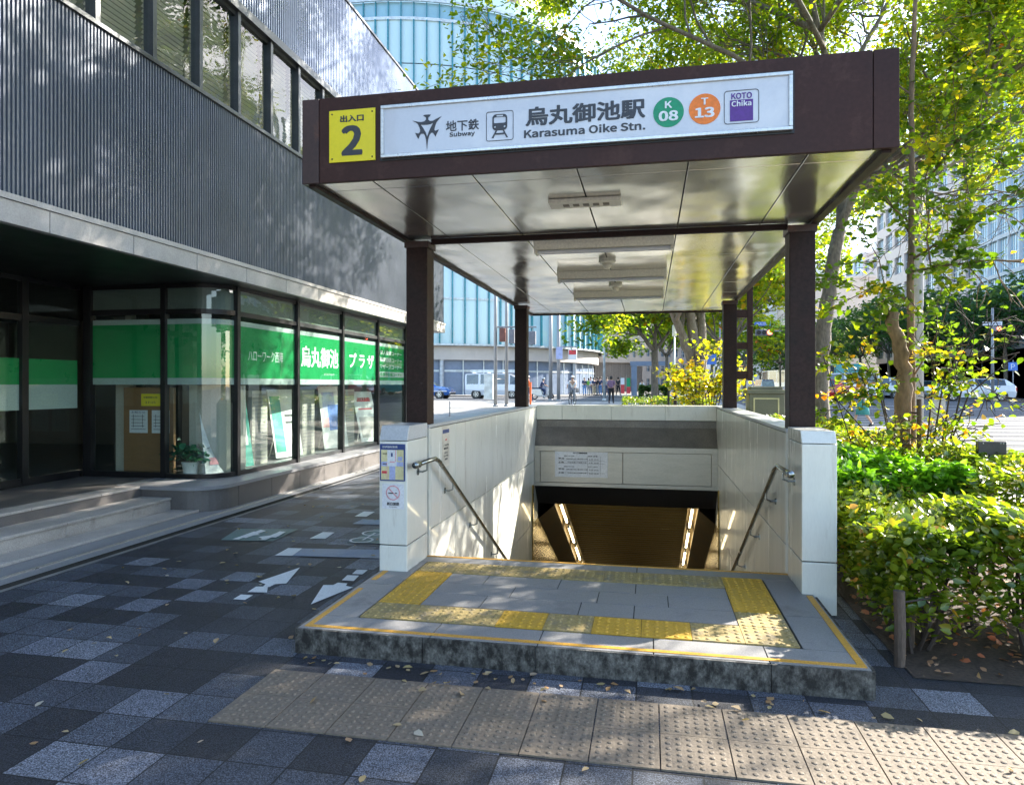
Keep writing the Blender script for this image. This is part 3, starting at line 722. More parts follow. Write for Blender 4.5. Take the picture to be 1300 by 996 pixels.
    for sx in (x0+.02, x1-.02):
        for sz in (zt_-.022, zb_+.022):
            m = MB(); m.lathe((sx, yy+.001, sz), [(0.006, 0), (0.004, -0.004)], 8, 'y'); obj('screw', m, M_black, pl)
    # seams and old drip screws on the fascia
canopy()

def ceiling_lamp(Y, z, x0, x1, lab):
    t = thing('ceiling_lamp', lab, 'ceiling lamp', ((x0+x1)/2, Y, CZ), group='strip lamps under the canopy ceiling')
    m = MB(); m.prism([(x0, Y-0.10, CZ-.001), (x0, Y-0.055, CZ-0.075), (x0, Y+0.055, CZ-0.075), (x0, Y+0.10, CZ-.001)], (x1-x0, 0, 0)); obj('housing', m, M_fixture, t, bevel=0.004)
    m = MB(); m.tube([(x0+.03, Y-.03, CZ-.092), (x1-.03, Y-.03, CZ-.092)], 0.014, 10); m.tube([(x0+.03, Y+.03, CZ-.092), (x1-.03, Y+.03, CZ-.092)], 0.014, 10); obj('tube', m, M_signw, t)
    m = MB()
    for x in (x0, x1-.03): m.box(x+.002, Y-.06, CZ-.11, x+.028, Y+.06, CZ-.077)
    obj('end_cap', m, M_fixture, t, bevel=0.004)
ceiling_lamp(6.02, CZ, -1.0, 0.2, 'cream strip lamp on the canopy ceiling, nearest the front posts')
ceiling_lamp(7.72, CZ, -1.02, 0.18, 'cream strip lamp on the canopy ceiling, middle of three')
ceiling_lamp(9.4, CZ, -1.02, 0.18, 'cream strip lamp on the canopy ceiling, deepest inside')
for Y, lab in ((6.95, 'small round white detector between the front and middle strip lamps'), (8.65, 'small round white detector between the middle and deepest strip lamps')):
    t = thing('ceiling_detector', lab, 'detector', (-0.42, Y, CZ), group='round detectors on the canopy ceiling')
    m = MB(); m.lathe((-0.42, Y, CZ), [(0.085, 0), (0.085, -0.03), (0.07, -0.045)], 20); obj('base', m, M_fixture, t, smooth=False)
    m = MB(); m.lathe((-0.42, Y, CZ-.045), [(0.045, 0), (0.042, -0.03), (0.03, -0.05), (0.012, -0.058)], 16); obj('dome', m, M_fixture, t, smooth=True)
t = thing('ceiling_vent', 'cream vent plate with square slots on the canopy ceiling in front', 'vent', (-0.44, 4.72, CZ))
m = MB(); m.box(-0.68, 4.62, CZ-0.028, -0.19, 4.80, CZ-.001); v = obj('vent_plate', m, M_fixture, t, bevel=0.006)
for k in range(5):
    m = MB(); x = -0.585+k*0.068
    for q in range(5): m.box(x, 4.685+q*.013, CZ-.031, x+0.042, 4.692+q*.013, CZ-.0285)
    obj('slot', m, pm('vent_slot', (0.25,0.22,0.17)), t)

# ---- notices on the stairwell
def flat_sheet(name, label, cat, x0, x1, z0, z1, y, mat, th=0.004):
    t = thing(name, label, cat, ((x0+x1)/2, y, z0)); m = MB(); m.box(x0, y-th, z0, x1, y, z1); b = obj('sheet', m, mat, t); return t, b
a = ony(483, 563, 5.1); b = ony(514.5, 610.5, 5.1); x0, x1, z1, z0 = a.x, b.x, a.z, b.z
t, bb = flat_sheet('area_map', 'framed area map poster on the front of the left white pillar', 'map', x0, x1, z0, z1, 5.098, M_navy, 0.008)
y = 5.0895; w = x1-x0; h = z1-z0
m = MB(); m.box(x0+.01, y-.001, z0+.01, x1-.01, y, z1-.045); obj('map_field', m, M_cream, t)
def rr(fx0, fz0, fx1, fz1, mat, dy, nm='map_detail'):
    m = MB(); m.box(x0+w*fx0, y-.001-dy, z0+h*fz0, x0+w*fx1, y-.0005, z0+h*fz1); obj(nm, m, mat, t)
rr(.06,.40,.94,.52,M_lilac,.0005); rr(.38,.03,.62,.40,M_lilac,.0006); rr(.08,.20,.30,.27,M_red,.001); rr(.30,.40,.68,.84,M_paper,.0012); rr(.28,.04,.30,.5,M_pink,.0014); rr(.62,.52,.65,.84,M_pink,.0015); rr(.72,.55,.9,.66,M_lilac,.0007); rr(.45,.66,.52,.76,M_navy,.002); rr(.4,.5,.6,.53,M_pink,.002)
text('烏丸御池駅周辺案内図', ((x0+x1)/2-.02, y-.0006, z1-.022), w*.6, .018, '-y', M_signlet, t)
text('烏丸通', (x0+w*.2, y-.0016, z0+h*.74), w*.16, .012, '-y', M_letter, t); text('御池通', (x0+w*.2, y-.0016, z0+h*.46), w*.16, .012, '-y', M_letter, t)
a = ony(485.5, 613.5, 5.1); b = ony(513, 646, 5.1)
t, bb = flat_sheet('no_smoking_sign', 'pale no smoking sticker with pink circle on the left white pillar', 'sign', a.x, b.x, b.z, a.z, 5.098, M_paper, 0.002)
xc, zc_ = (a.x+b.x)/2, (a.z+b.z)/2; r = 0.058
shape2d([circ(r), circ(r-.008)], (xc, 5.0955, zc_+.028), '-y', M_pink, t, 'prohibition_ring')
shape2d([[(-r*.72, r*.62), (-r*.62, r*.72), (r*.72, -r*.62), (r*.62, -r*.72)]], (xc, 5.0953, zc_+.028), '-y', M_pink, t, 'prohibition_bar')
shape2d([[(-.038, -.005), (.004, -.005), (.004, .004), (-.038, .004)], [(.016, -.004), (.034, -.004), (.034, .004), (.016, .004)]], (xc, 5.0949, zc_+.026), '-y', M_letter, t, 'cigarette')
text('終日禁煙', (xc, 5.0955, zc_-.058), .1, .026, '-y', M_letter, t, 0.02); text('No Smoking', (xc, 5.0955, zc_-.082), .06, .009, '-y', M_letter, t)
# sticker strip on the left inner wall
t = thing('wall_notice', 'faded vertical notice strip with navy heading on the left stairwell wall', 'notice', (-1.86, 6.13, 0.83))
m = MB(); m.box(-1.8595, 6.02, 0.84, -1.857, 6.25, 1.215); obj('sheet', m, pm('aged_paper', (0.62,0.58,0.5), rough=.5), t)
m = MB(); m.box(-1.857, 6.03, 1.15, -1.8565, 6.24, 1.185); obj('heading', m, M_navy, t)
for k, (zz, ww) in enumerate(((1.09, .04), (1.04, .16), (1.01, .13), (0.97, .1), (0.94, .14), (0.91, .09))):
    text(['●','ご案内','階段注意','足元','手すりを','利用'][k], (-1.8568, 6.135, zz), ww, .018, '+x', M_red if k == 0 else M_letter, t)
# hours notice on the stainless panel
a = ony(704.5, 571.5, 11.155); b = ony(771.5, 606.5, 11.155)
t, bb = flat_sheet('hours_notice', 'white timetable notice of entrance hours on the stainless lintel panel', 'notice', a.x, b.x, b.z, a.z, 11.166, M_paper, 0.006)
w, h = b.x-a.x, a.z-b.z; yy = 11.1595
def tn(s, fx, fz, fw, fh, bold=0.01): text(s, (a.x+w*fx, yy, b.z+h*fz), w*fw, h*fh, '-y', M_letter, t, bold)
tn('出入口開閉時間', .48, .92, .27, .065, .03)
for r0, l1, l2 in ((.80, '1番出口 5:20 - 23:50', '始発 終電'), (.40, '2番出口 5:20 - 23:50', '平日 土休日')):
    tn(l1, .27, r0, .2, .05); tn(l2, .72, r0, .18, .05); tn('平日', .12, r0-.1, .11, .065, .03); tn('土休', .12, r0-.24, .11, .065, .03)
    tn('国際会館方面 太秦天神川方面', .42, r0-.11, .4, .045); tn('竹田方面 六地蔵方面', .42, r0-.24, .36, .045); tn('5:28  23:31', .74, r0-.12, .18, .05); tn('5:30  23:44', .74, r0-.25, .18, .05)
m = MB()
for f in (.52, .62, .16): m.box(a.x+w*.06, yy-.001, b.z+h*f, a.x+w*.95, yy-.0002, b.z+h*f+.003)
for f in (.62, .86): m.box(a.x+w*f, yy-.001, b.z+h*.1, a.x+w*f+.003, yy-.0002, b.z+h*.8)
obj('ruling', m, M_letter, t)
# ================================================================ office building on the left
M_rib = rib_mat('ribbed_slate_metal', (0.105,0.12,0.15), 0.4, 0.35)
M_ribup = rib_mat('ribbed_slate_metal_lit', (0.19,0.22,0.28), 0.28, 0.8)  # same ribs as the lower band; brighter light there is put into the colour
M_stone = pm('pale_stone_fascia', (0.36,0.34,0.32), rough=0.5, var=0.15, scale=2.5, fine=0.15, fscale=80)
M_frame = pm('black_window_frame', (0.014,0.014,0.016), rough=0.35, metal=0.3)
M_frame2 = pm('grey_window_frame', (0.09,0.095,0.1), rough=0.35, metal=0.6)
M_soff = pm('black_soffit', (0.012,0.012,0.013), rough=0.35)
M_step = pm('pinkish_granite_step', (0.40,0.37,0.34), rough=0.65, var=0.15, scale=3, fine=0.3, fscale=130, stain=(0.22,0.2,0.17), stain_at=(0.58,0.78), stain_scale=5)
M_plinth = pm('brown_granite_plinth', (0.13,0.12,0.115), rough=0.45, var=0.12, scale=3, fine=0.35, fscale=140)
M_plinth_top = pm('plinth_capping', (0.26,0.26,0.27), rough=0.4, var=0.1, fine=0.2, fscale=120)
M_gl = glass_mat('shop_glass', tint=(0.85,0.93,0.9), ior=2.1, opacity=0.05, wave=0.002)
M_gl2 = glass_mat('entrance_glass', tint=(0.85,0.93,0.9), ior=1.5, opacity=0.03)
M_glup = glass_mat('upper_window_glass', tint=(0.85,0.9,0.88), ior=1.7, opacity=0.03, wave=0.01)
M_film_g = pm('green_window_film', (0.004,0.28,0.075), rough=0.3, var=0.02, fine=0.0)
M_film_w = pm('frosted_window_film', (0.42,0.5,0.48), rough=0.35, var=0.03)
M_film_top = pm('frosted_upper_film', (0.16,0.19,0.175), rough=0.4, var=0.06)
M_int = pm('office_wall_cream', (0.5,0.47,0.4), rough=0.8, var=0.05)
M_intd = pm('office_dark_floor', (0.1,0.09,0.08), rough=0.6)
M_blind = pm('beige_blind_slat', (0.52,0.48,0.38), rough=0.6, var=0.05)
M_wood = pm('brown_notice_board', (0.26,0.14,0.06), rough=0.6, var=0.1, scale=4, stretch=(1, 1, 4))

bld = thing('office_building', 'slate ribbed office building with green banded shop windows along the pavement', 'building', (-5.5, 8.0, 0))
XF = -5.30; YB = 17.3; YS = -6.0
def ribs(z0, z1, x, y0, y1, pitch, dep, mat, name):
    m = MB(); n = int((y1-y0)/pitch)
    for i in range(n):
        a = y0+i*pitch; b = a+pitch*0.42; c = a+pitch*0.5; d = a+pitch*0.92; e = a+pitch
        for (ya, xa, yb, xb) in ((a, x, b, x), (b, x, c, x-dep), (c, x-dep, d, x-dep), (d, x-dep, e, x)):
            m.face([(xa, ya, z0), (xb, yb, z0), (xb, yb, z1), (xa, ya, z1)])
    return obj(name, m, mat, bld)
ribs(3.21, 5.10, XF, YS, YB, 0.042, 0.016, M_rib, 'ribbed_cladding')
ribs(6.62, 8.42, XF, YS, YB, 0.06, 0.02, M_ribup, 'ribbed_cladding')
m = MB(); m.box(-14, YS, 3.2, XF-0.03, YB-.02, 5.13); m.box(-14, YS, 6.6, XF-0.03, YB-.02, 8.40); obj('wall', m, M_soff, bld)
m = MB()   # end wall facing the plaza, ribbed
n = 140
for i in range(n):
    a = XF-i*0.06; 
    for (xa, ya, xb, yb) in ((a, YB, a-.026, YB), (a-.026, YB, a-.03, YB-.016), (a-.03, YB-.016, a-.056, YB-.016), (a-.056, YB-.016, a-.06, YB)):
        m.face([(xa, ya, 3.21), (xb, yb, 3.21), (xb, yb, 8.42), (xa, ya, 8.42)])
obj('ribbed_cladding', m, M_rib, bld)
m = MB(); m.box(XF-.05, YS, 8.42, XF+.02, YB+.02, 8.47); m.box(-14, YB-.05, 8.42, XF-.05, YB+.02, 8.47); m.box(XF-.04, YS, 5.10, XF+.025, YB+.01, 5.15); m.box(XF-.06, YS, 6.50, XF+.03, YB+.01, 6.62)
obj('metal_trim', m, M_frame2, bld, bevel=0.004)
# stone fascia in panels + soffit
m = MB(); y = YS
while y < YB:
    m.box(XF-.05, y+.004, 2.955, XF+.03, min(YB+.03, y+1.02)-.004, 3.15); y += 1.02
obj('stone_fascia', m, M_stone, bld, bevel=0.003)['kind'] = 'stuff'
m = MB(); m.box(XF-.2, YS, 3.154, XF+.045, YB+.045, 3.205); m.box(-14, YB-.2, 2.955, XF-.052, YB+.03, 3.15); obj('stone_ledge', m, M_stone, bld)
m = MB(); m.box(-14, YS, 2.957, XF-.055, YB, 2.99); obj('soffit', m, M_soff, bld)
# upper windows: frame, glass, blinds
m = MB(); m.box(XF-.9, YS, 5.14, XF-.5, YB, 6.5); 
ym = [5.8+0.79*k for k in range(-15, 15)]
ym = [y for y in ym if YS < y < YB-0.3]
for a, b in zip(ym, ym[1:]):
    w = MB(); w.mi(0)
    w.box(XF-.12, a-.03, 5.15, XF-.0, a+.03, 6.5); 
    w.box(XF-.10, a+.03, 5.15, XF-.04, b-.03, 5.19); w.box(XF-.10, a+.03, 6.45, XF-.04, b-.03, 6.5)
    o = obj('upper_window', w, M_frame2, bld)
    g = MB(); g.face([(XF-.07, a+.03, 5.19), (XF-.07, b-.03, 5.19), (XF-.07, b-.03, 6.45), (XF-.07, a+.03, 6.45)]); obj('glass', g, M_glup, o)
    s = MB(); z = 5.2
    while z < 6.42:
        s.face([(XF-.22, a+.05, z), (XF-.22, b-.05, z), (XF-.195, b-.05, z+.03), (XF-.195, a+.05, z+.03)]); z += 0.058
    obj('blind', s, M_blind, o)
m = MB(); m.box(XF-.6, YS, 5.1, XF-.55, YB, 6.55); obj('inner_wall', m, M_intd, bld)  # dark sheet behind the blinds, painted so the gaps between slats look unlit

# ---- ground floor shell
GX = -5.62; GZ0, GZ1 = 0.335, 2.955
def win_frame_y(y, x=GX, w=0.07, d=0.09, z0=GZ0, z1=GZ1): # mullion on X=const facade
    m = MB(); m.box(x-d, y-w/2, z0, x+.02, y+w/2, z1); return obj('mullion', m, M_frame, bld)
MY = [8.62, 10.28, 11.95, 13.65, 15.32, 17.0]
for y in MY: win_frame_y(y)
def flat_x(name, x, y0, y1, z0, z1, mat, par):
    m = MB(); m.face([(x, y0, z0), (x, y1, z0), (x, y1, z1), (x, y0, z1)]); return obj(name, m, mat, par)
texts = {0: 'ハローワーク西陣', 1: '烏丸御池', 2: 'プラザ'}
for i in range(5):
    a, b = MY[i]+.035, MY[i+1]-.035
    m = MB(); m.box(GX-.07, a, GZ0, GX+.0, b, GZ0+.06); m.box(GX-.06, a, 2.555, GX+.0, b, 2.62); m.box(GX-.07, a, GZ1-.05, GX, b, GZ1)
    o = obj('shop_window', m, M_frame2 if i else M_frame, bld)
    flat_x('glass', GX-.03, a, b, GZ0+.06, 2.555, M_gl, o); flat_x('upper_glass', GX-.03, a, b, 2.62, GZ1-.05, M_gl, o)
    flat_x('upper_film', GX-.04, a, b, 2.62, GZ1-.05, M_film_top, o)
    flat_x('green_band', GX-.034, a, b, 1.69, 2.42, M_film_g, o)
    flat_x('white_band', GX-.034, a, b, 2.42, 2.49, M_film_w, o); flat_x('white_band', GX-.034, a, b, 1.60, 1.69, M_film_w, o)
    x = GX-.0335; yc = (a+b)/2
    if i == 0: text('ハローワーク西陣', (x, yc-.05, 2.02), 0.95, 0.17, '+x', M_signlet, o, 0.0)
    if i == 1: text('烏丸御池', (x, yc+.02, 2.07), 1.38, 0.36, '+x', M_signlet, o, 0.02); text('からすま おいけ', (x, yc+.35, 1.78), 0.4, 0.04, '+x', M_signlet, o)
    if i == 2: text('プ ラ ザ', (x, yc+.1, 2.07), 1.2, 0.3, '+x', M_signlet, o, 0.02)
    if i == 3:
        for k, (s, z) in enumerate((('求人検索コーナー', 2.29), ('職業相談コーナー', 2.14), ('マザーズコーナー', 1.99))): text(s, (x, yc-.0, z), 1.3, 0.1, '+x', M_signlet, o, 0.015)
        flat_x('white_band', GX-.0337, a, b, 1.76, 1.88, M_film_w, o); text('京都市情報コーナー', (x+.001, yc, 1.82), 1.3, 0.08, '+x', M_film_g, o, 0.01)
# curved corner pane
arc = [(-6.04+0.42*math.sin(t), 8.62-0.42*math.cos(t)) for t in [math.pi/2*k/10 for k in range(11)]]
path = [(-6.43, 8.2)]+arc
def curved(name, z0, z1, inset, mat, par, close=False):
    m = MB(); pp = [(x-inset*(0 if i == 0 else math.sin(min(1, max(0, (i-1)/10))*math.pi/2)), y+inset*(1 if i == 0 else math.cos((i-1)/10*math.pi/2))) for i, (x, y) in enumerate(path)]
    for (xa, ya), (xb, yb) in zip(pp, pp[1:]): m.face([(xa, ya, z0), (xb, yb, z0), (xb, yb, z1), (xa, ya, z1)])
    return obj(name, m, mat, par, smooth=True)
def curved_rail(z0, z1, par):
    m = MB(); 
    for (xa, ya), (xb, yb) in zip(path, path[1:]):
        m.prism([(xa, ya, z0), (xb, yb, z0), (xb, yb, z1), (xa, ya, z1)], (-.05 if xa > -6.1 else -.01, .05, 0))
    obj('rail', m, M_frame, par)
m = MB(); m.box(-6.50, 8.18, GZ0, -6.43, 8.27, GZ1); co = obj('corner_window', m, M_frame, bld)
for z0, z1 in ((GZ0, GZ0+.06), (2.555, 2.62), (GZ1-.05, GZ1)): curved_rail(z0, z1, co)
curved('glass', GZ0+.06, 2.555, .03, M_gl, co); curved('upper_glass', 2.62, GZ1-.05, .03, M_gl, co)
curved('upper_film', 2.62, GZ1-.05, .04, M_film_top, co); curved('green_band', 1.69, 2.42, .034, M_film_g, co)
curved('white_band', 2.42, 2.49, .034, M_film_w, co); curved('white_band', 1.60, 1.69, .034, M_film_w, co)
# window beside the entrance (faces the camera)
Yw = 8.2
m = MB(); m.box(-7.72, Yw-.02, GZ0, -7.60, Yw+.07, GZ1); m.box(-7.6, Yw, GZ0, -6.5, Yw+.06, GZ0+.07); m.box(-7.6, Yw, 2.555, -6.5, Yw+.06, 2.63); m.box(-7.6, Yw, GZ1-.05, -6.5, Yw+.06, GZ1)
ew = obj('entrance_window', m, M_frame, bld)
def flat_y(name, y, x0, x1, z0, z1, mat, par):
    m = MB(); m.face([(x0, y, z0), (x1, y, z0), (x1, y, z1), (x0, y, z1)]); return obj(name, m, mat, par)
flat_y('glass', Yw+.02, -7.6, -6.5, GZ0+.07, 2.555, M_gl2, ew); flat_y('upper_glass', Yw+.02, -7.6, -6.5, 2.63, GZ1-.05, M_gl, ew)
flat_y('upper_film', Yw+.03, -7.6, -6.5, 2.63, GZ1-.05, M_film_top, ew)
flat_y('green_band', Yw+.024, -7.6, -6.5, 1.69, 2.42, M_film_g, ew); flat_y('white_band', Yw+.024, -7.6, -6.5, 2.42, 2.49, M_film_w, ew); flat_y('white_band', Yw+.024, -7.6, -6.5, 1.6, 1.69, M_film_w, ew)
# doors along X = -7.7
dY = [8.14, 7.25, 6.3, 5.3, 4.3, 3.3, 2.3, 1.3]
for i in range(len(dY)-1):
    b, a = dY[i], dY[i+1]
    m = MB(); m.box(-7.76, a-.045, GZ0, -7.68, a+.045, GZ1); m.box(-7.75, a+.045, GZ0, -7.69, b-.045, GZ0+.09); m.box(-7.75, a+.045, 2.4, -7.69, b-.045, 2.48); m.box(-7.75, a+.045, GZ1-.06, -7.69, b-.045, GZ1)
    o = obj('glass_door', m, M_frame, bld)
    flat_x('glass', -7.72, a+.045, b-.045, GZ0+.09, 2.4, M_gl2, o); flat_x('upper_glass', -7.72, a+.045, b-.045, 2.48, GZ1-.06, M_gl2, o)
    flat_x('green_band', -7.73, a+.045, b-.045, 1.6, 1.93, M_film_g, o); flat_x('white_band', -7.73, a+.045, b-.045, 1.28, 1.6, M_film_w, o)
    if i in (1, 2):
        h = MB(); h.tube([(-7.63, (a+.12), 0.9), (-7.63, (a+.12), 1.5)], 0.014, 8); obj('pull_handle', h, M_chrome, o)
# floors, interior walls
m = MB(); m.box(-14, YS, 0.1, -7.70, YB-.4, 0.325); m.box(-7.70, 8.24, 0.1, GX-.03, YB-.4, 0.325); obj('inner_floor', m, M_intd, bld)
M_intw = pm('dim_office_wall', (0.13,0.12,0.105), rough=0.8, var=0.1)  # wall colour darkened so the room behind the doors looks unlit
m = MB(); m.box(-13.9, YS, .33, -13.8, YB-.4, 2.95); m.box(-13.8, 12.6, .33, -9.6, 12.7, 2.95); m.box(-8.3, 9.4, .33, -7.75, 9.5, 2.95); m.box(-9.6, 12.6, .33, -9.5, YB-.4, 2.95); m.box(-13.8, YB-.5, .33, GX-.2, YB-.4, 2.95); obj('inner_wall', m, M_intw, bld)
m = MB(); m.box(-7.62, 8.85, .33, -7.52, 8.95, 2.95); m.box(-9.9, 6.9, .33, -9.6, 7.5, 2.95); obj('column', m, M_int, bld)
m = MB(); m.box(-14, YS, .1, -7.7, YS+.2, 2.95); obj('rear_wall', m, M_soff, bld)
# landing and steps
m = MB(); m.box(-7.70, YS, -0.1, -6.25, 7.52, .328); m.box(-7.7, 7.52, -.1, -6.6, 8.2, .328); obj('landing', m, M_plinth, bld)
for x0, x1, z, yend in ((-6.42, -6.24, .33, 7.50), (-6.24, -5.81, .20, 7.52), (-5.81, -5.48, .05, 7.62)):
    m = MB(); y = YS
    while y < yend-.05:
        e = min(yend, y+0.92); m.box(x0 if z < .3 else -6.5, y+.002, -0.05, x1-.015, e-.002, z-.03); m.box(x0 if z < .3 else -6.5, y+.0015, z-.027, x1, e-.0015, z+.002); y += 0.92
    obj('step', m, M_step, bld, bevel=0.003, seg=1)
# plinth with rounded corner
def poly_plinth(x_out, y_front, r, z0, z1, mat, name):
    cxp, cyp = x_out-r, y_front+r
    pts = [(-6.6, y_front, z0)]+[(cxp+r*math.sin(t), cyp-r*math.cos(t), z0) for t in [math.pi/2*k/8 for k in range(9)]]+[(x_out, YB+.1, z0), (-6.6, YB+.1, z0)]
    m = MB(); m.prism(pts, (0, 0, z1-z0)); return obj(name, m, mat, bld)
pl = poly_plinth(-5.27, 7.53, .42, -0.05, .285, M_plinth, 'plinth'); poly_plinth(-5.24, 7.50, .44, .29, .334, M_plinth_top, 'plinth_cap')
m = MB()
for y in [8.1+0.8*k for k in range(12)]: m.box(-5.272, y, -.01, -5.2685, y+.006, .285)
obj('plinth_joint', m, M_joint, bld)['kind'] = 'stuff'
# drain: pale strip, steel rail, dark slot
sheet('kerb_strip', [-5.6, -5.0], [-9, 7.62, 45.5], 0.02, M_plinth_top)
m = MB(); m.box(-5.17, -9, 0.015, -5.155, 12, 0.036); obj('drain_rail', m, M_alu, kind='structure')
m = MB(); m.box(-5.0, -9, -.09, -4.93, 9.8, -.07); m.box(-5.004, -9, -.09, -5.0, 9.8, .022); obj('drain_slot', m, M_joint, kind='structure')
sheet('kerb_strip', [-5.0, -4.93], [9.8, 45.5], 0.0, M_plinth_top)
sheet('kerb_strip', [-30, -5.6], [17.5, 45.5], 0.004, M_plaza)

# ---- things inside the windows
t = thing('notice_board', 'brown notice board with two white papers and a yellow card behind the entrance window', 'notice board', (-6.9, 8.5, .33))
m = MB(); m.box(-7.32, 8.47, .34, -6.52, 8.52, 1.56); obj('board', m, M_wood, t, bevel=.004)
for x0, x1, z0, z1, mt, n_ in ((-7.22, -6.93, .92, 1.24, M_paper, 'paper'), (-6.86, -6.58, .92, 1.24, M_paper, 'paper'), (-7.03, -6.73, 1.3, 1.47, M_yplate, 'yellow_card')):
    m = MB(); m.box(x0, 8.464, z0, x1, 8.469, z1); p = obj(n_, m, mt, t)
    if mt is M_paper:
        m = MB()
        for k in range(5): m.box(x0+.03, 8.462, z0+.05+.045*k, x1-.03-.02*(k % 3), 8.4635, z0+.056+.045*k)
        m.box(x0+.06, 8.462, z0+.08, x0+.066, 8.4635, z1-.06); m.box(x1-.08, 8.462, z0+.08, x1-.074, 8.4635, z1-.06)
        obj('print', m, M_letter, p)
        if x0 < -7: text('お知らせ', ((x0+x1)/2, 8.462, z1-.03), .22, .025, '-y', M_navy, p)
    else: text('営業時間 8:30', ((x0+x1)/2, 8.462, 1.42), .22, .03, '-y', M_letter, p); text('17:15', ((x0+x1)/2, 8.462, 1.35), .16, .03, '-y', M_letter, p)
t = thing('paper_screen', 'pale cream screen standing behind the entrance window left of the board', 'screen', (-7.45, 8.7, .33)); m = MB(); m.box(-7.58, 8.62, .34, -7.34, 8.66, 1.7); obj('screen', m, M_int, t); m = MB(); m.box(-7.3, 8.58, .34, -7.26, 8.7, .5); obj('foot', m, M_frame, t)
t = thing('curved_counter', 'cream curved counter panel behind the rounded corner pane', 'counter', (-5.98, 8.9, .33))
m = MB(); pts = []
cc = [(-6.25+.5*math.sin(a), 9.05-.5*math.cos(a)) for a in [R(-10+12*k) for k in range(9)]]
for (xa, ya), (xb, yb) in zip(cc, cc[1:]): m.face([(xa, ya, .34), (xb, yb, .34), (xb, yb, 1.56), (xa, ya, 1.56)])
obj('panel', m, M_int, t, smooth=True); m = MB(); m.prism([(x, y, 1.56) for x, y in cc]+[(-6.5, 9.6, 1.56)], (0, 0, .03)); obj('top', m, M_int, t)
def board(name, lab, x, y, rz, w, h, tilt, mats, cat='display board', words=None):
    t = thing(name, lab, cat, (0, 0, 0))
    m = MB(); m.box(-w/2, 0, .02, w/2, .012, h); b = obj('panel', m, mats[0], t)
    for k, (x0, x1, z0, z1, mt) in enumerate(mats[1]): q = MB(); q.box(w*(x0-.5), -.003-.001*k, h*z0, w*(x1-.5), -.001-.001*k, h*z1); obj('print', q, mt, b)
    q = MB(); q.tube([(0, .02, h*.8), (0, h*.4, .02)], .012, 6); obj('strut', q, M_alu, t)
    if words: text(words, (0, -.006, h*.85), w*.7, w*.12, '-y', M_red, b, .02)
    t.location = (x, y, .335); t.rotation_euler = (R(-tilt), 0, rz)
M_teal = pm('teal_print', (0.03,0.32,0.25), rough=.5); M_blue = pm('blue_print', (0.08,0.2,0.6), rough=.5); M_wht = pm('white_board', (0.74,0.75,0.74), rough=.5)
board('display_board', 'leaning pink and blue health poster inside the rounded corner pane', -5.93, 8.62, R(62), .34, 1.25, 12, (M_wht, [(.15,.85,.8,.92,M_pink), (.2,.5,.45,.62,M_blue), (.5,.82,.4,.55,M_blue), (.2,.8,.12,.2,M_pink)]))
board('display_board', 'teal and white leaflet board inside the window lettered in katakana', -6.05, 9.3, R(75), .6, 1.15, 10, (M_teal, [(.3,.9,.3,.9,M_wht), (.1,.28,.1,.8,M_green)]))
board('display_board', 'white board leaning inside the second lettered window', -6.1, 10.9, R(80), .7, 1.2, 10, (M_wht, [(.05,.4,.1,.9,M_teal), (.5,.9,.5,.53,M_letter), (.5,.9,.6,.63,M_letter)]))
board('display_board', 'blue and pink poster board inside the third lettered window', -6.05, 12.6, R(75), .7, 1.25, 8, (M_wht, [(.1,.6,.5,.9,M_lilac), (.3,.75,.3,.7,M_blue), (.05,.3,.35,.5,M_pink)]))
board('display_board', 'white board with red writing leaning inside the fourth window', -6.0, 14.2, R(70), .6, 1.15, 15, (M_wht, [(.15,.85,.8,.83,M_red), (.15,.85,.64,.67,M_red), (.1,.9,.1,.5,M_stone)]), words='相談')
for k, y in enumerate((9.95, 11.55, 13.3)):
    t = thing('ribbed_cabinet', f"pale grey slatted cabinet inside the {['first','second','third'][k]} lettered shop window", 'cabinet', (-6.3, y, .33), group='slatted cabinets inside the shop windows')
    m = MB(); m.box(-6.5, y-.22, .335, -6.1, y+.22, 1.5); b = obj('body', m, M_int, t)
    m = MB()
    for q in range(18): m.box(-6.1, y-.2, .4+.06*q, -6.092, y+.2, .44+.06*q)
    obj('slat_front', m, M_stone, t)
# potted plant
t = thing('potted_plant', 'leafy green plant in a white pot inside the corner window', 'plant', (-6.24, 8.45, .335))
m = MB(); m.lathe((-6.24, 8.45, .335), [(.075, 0), (.085, .01), (.105, .17), (.115, .175), (.115, .2), (.1, .2)], 18); obj('pot', m, M_wht, t, smooth=False)
g = np.random.default_rng(5); P = np.array([-6.24, 8.42, .66])+g.normal(0, 1, (150, 3))*np.array([.13, .09, .075])
leaf_object('foliage', P, .10, g.uniform(0, 1, 150), leaf_mat('pot_plant_leaf', [(0, (.01,.06,.03)), (1, (.03,.17,.09))], .2), t, flat=.5, asp=.42, seed=3)
m = MB()
for k in range(7): a = g.uniform(0, 6.28); m.tube([(-6.24, 8.45, .5), (-6.24+.06*math.cos(a), 8.45+.06*math.sin(a), .6), (-6.24+.12*math.cos(a), 8.45+.1*math.sin(a), .68)], .005, 4)
obj('stems', m, pm('plant_stem', (.04,.08,.03)), t)
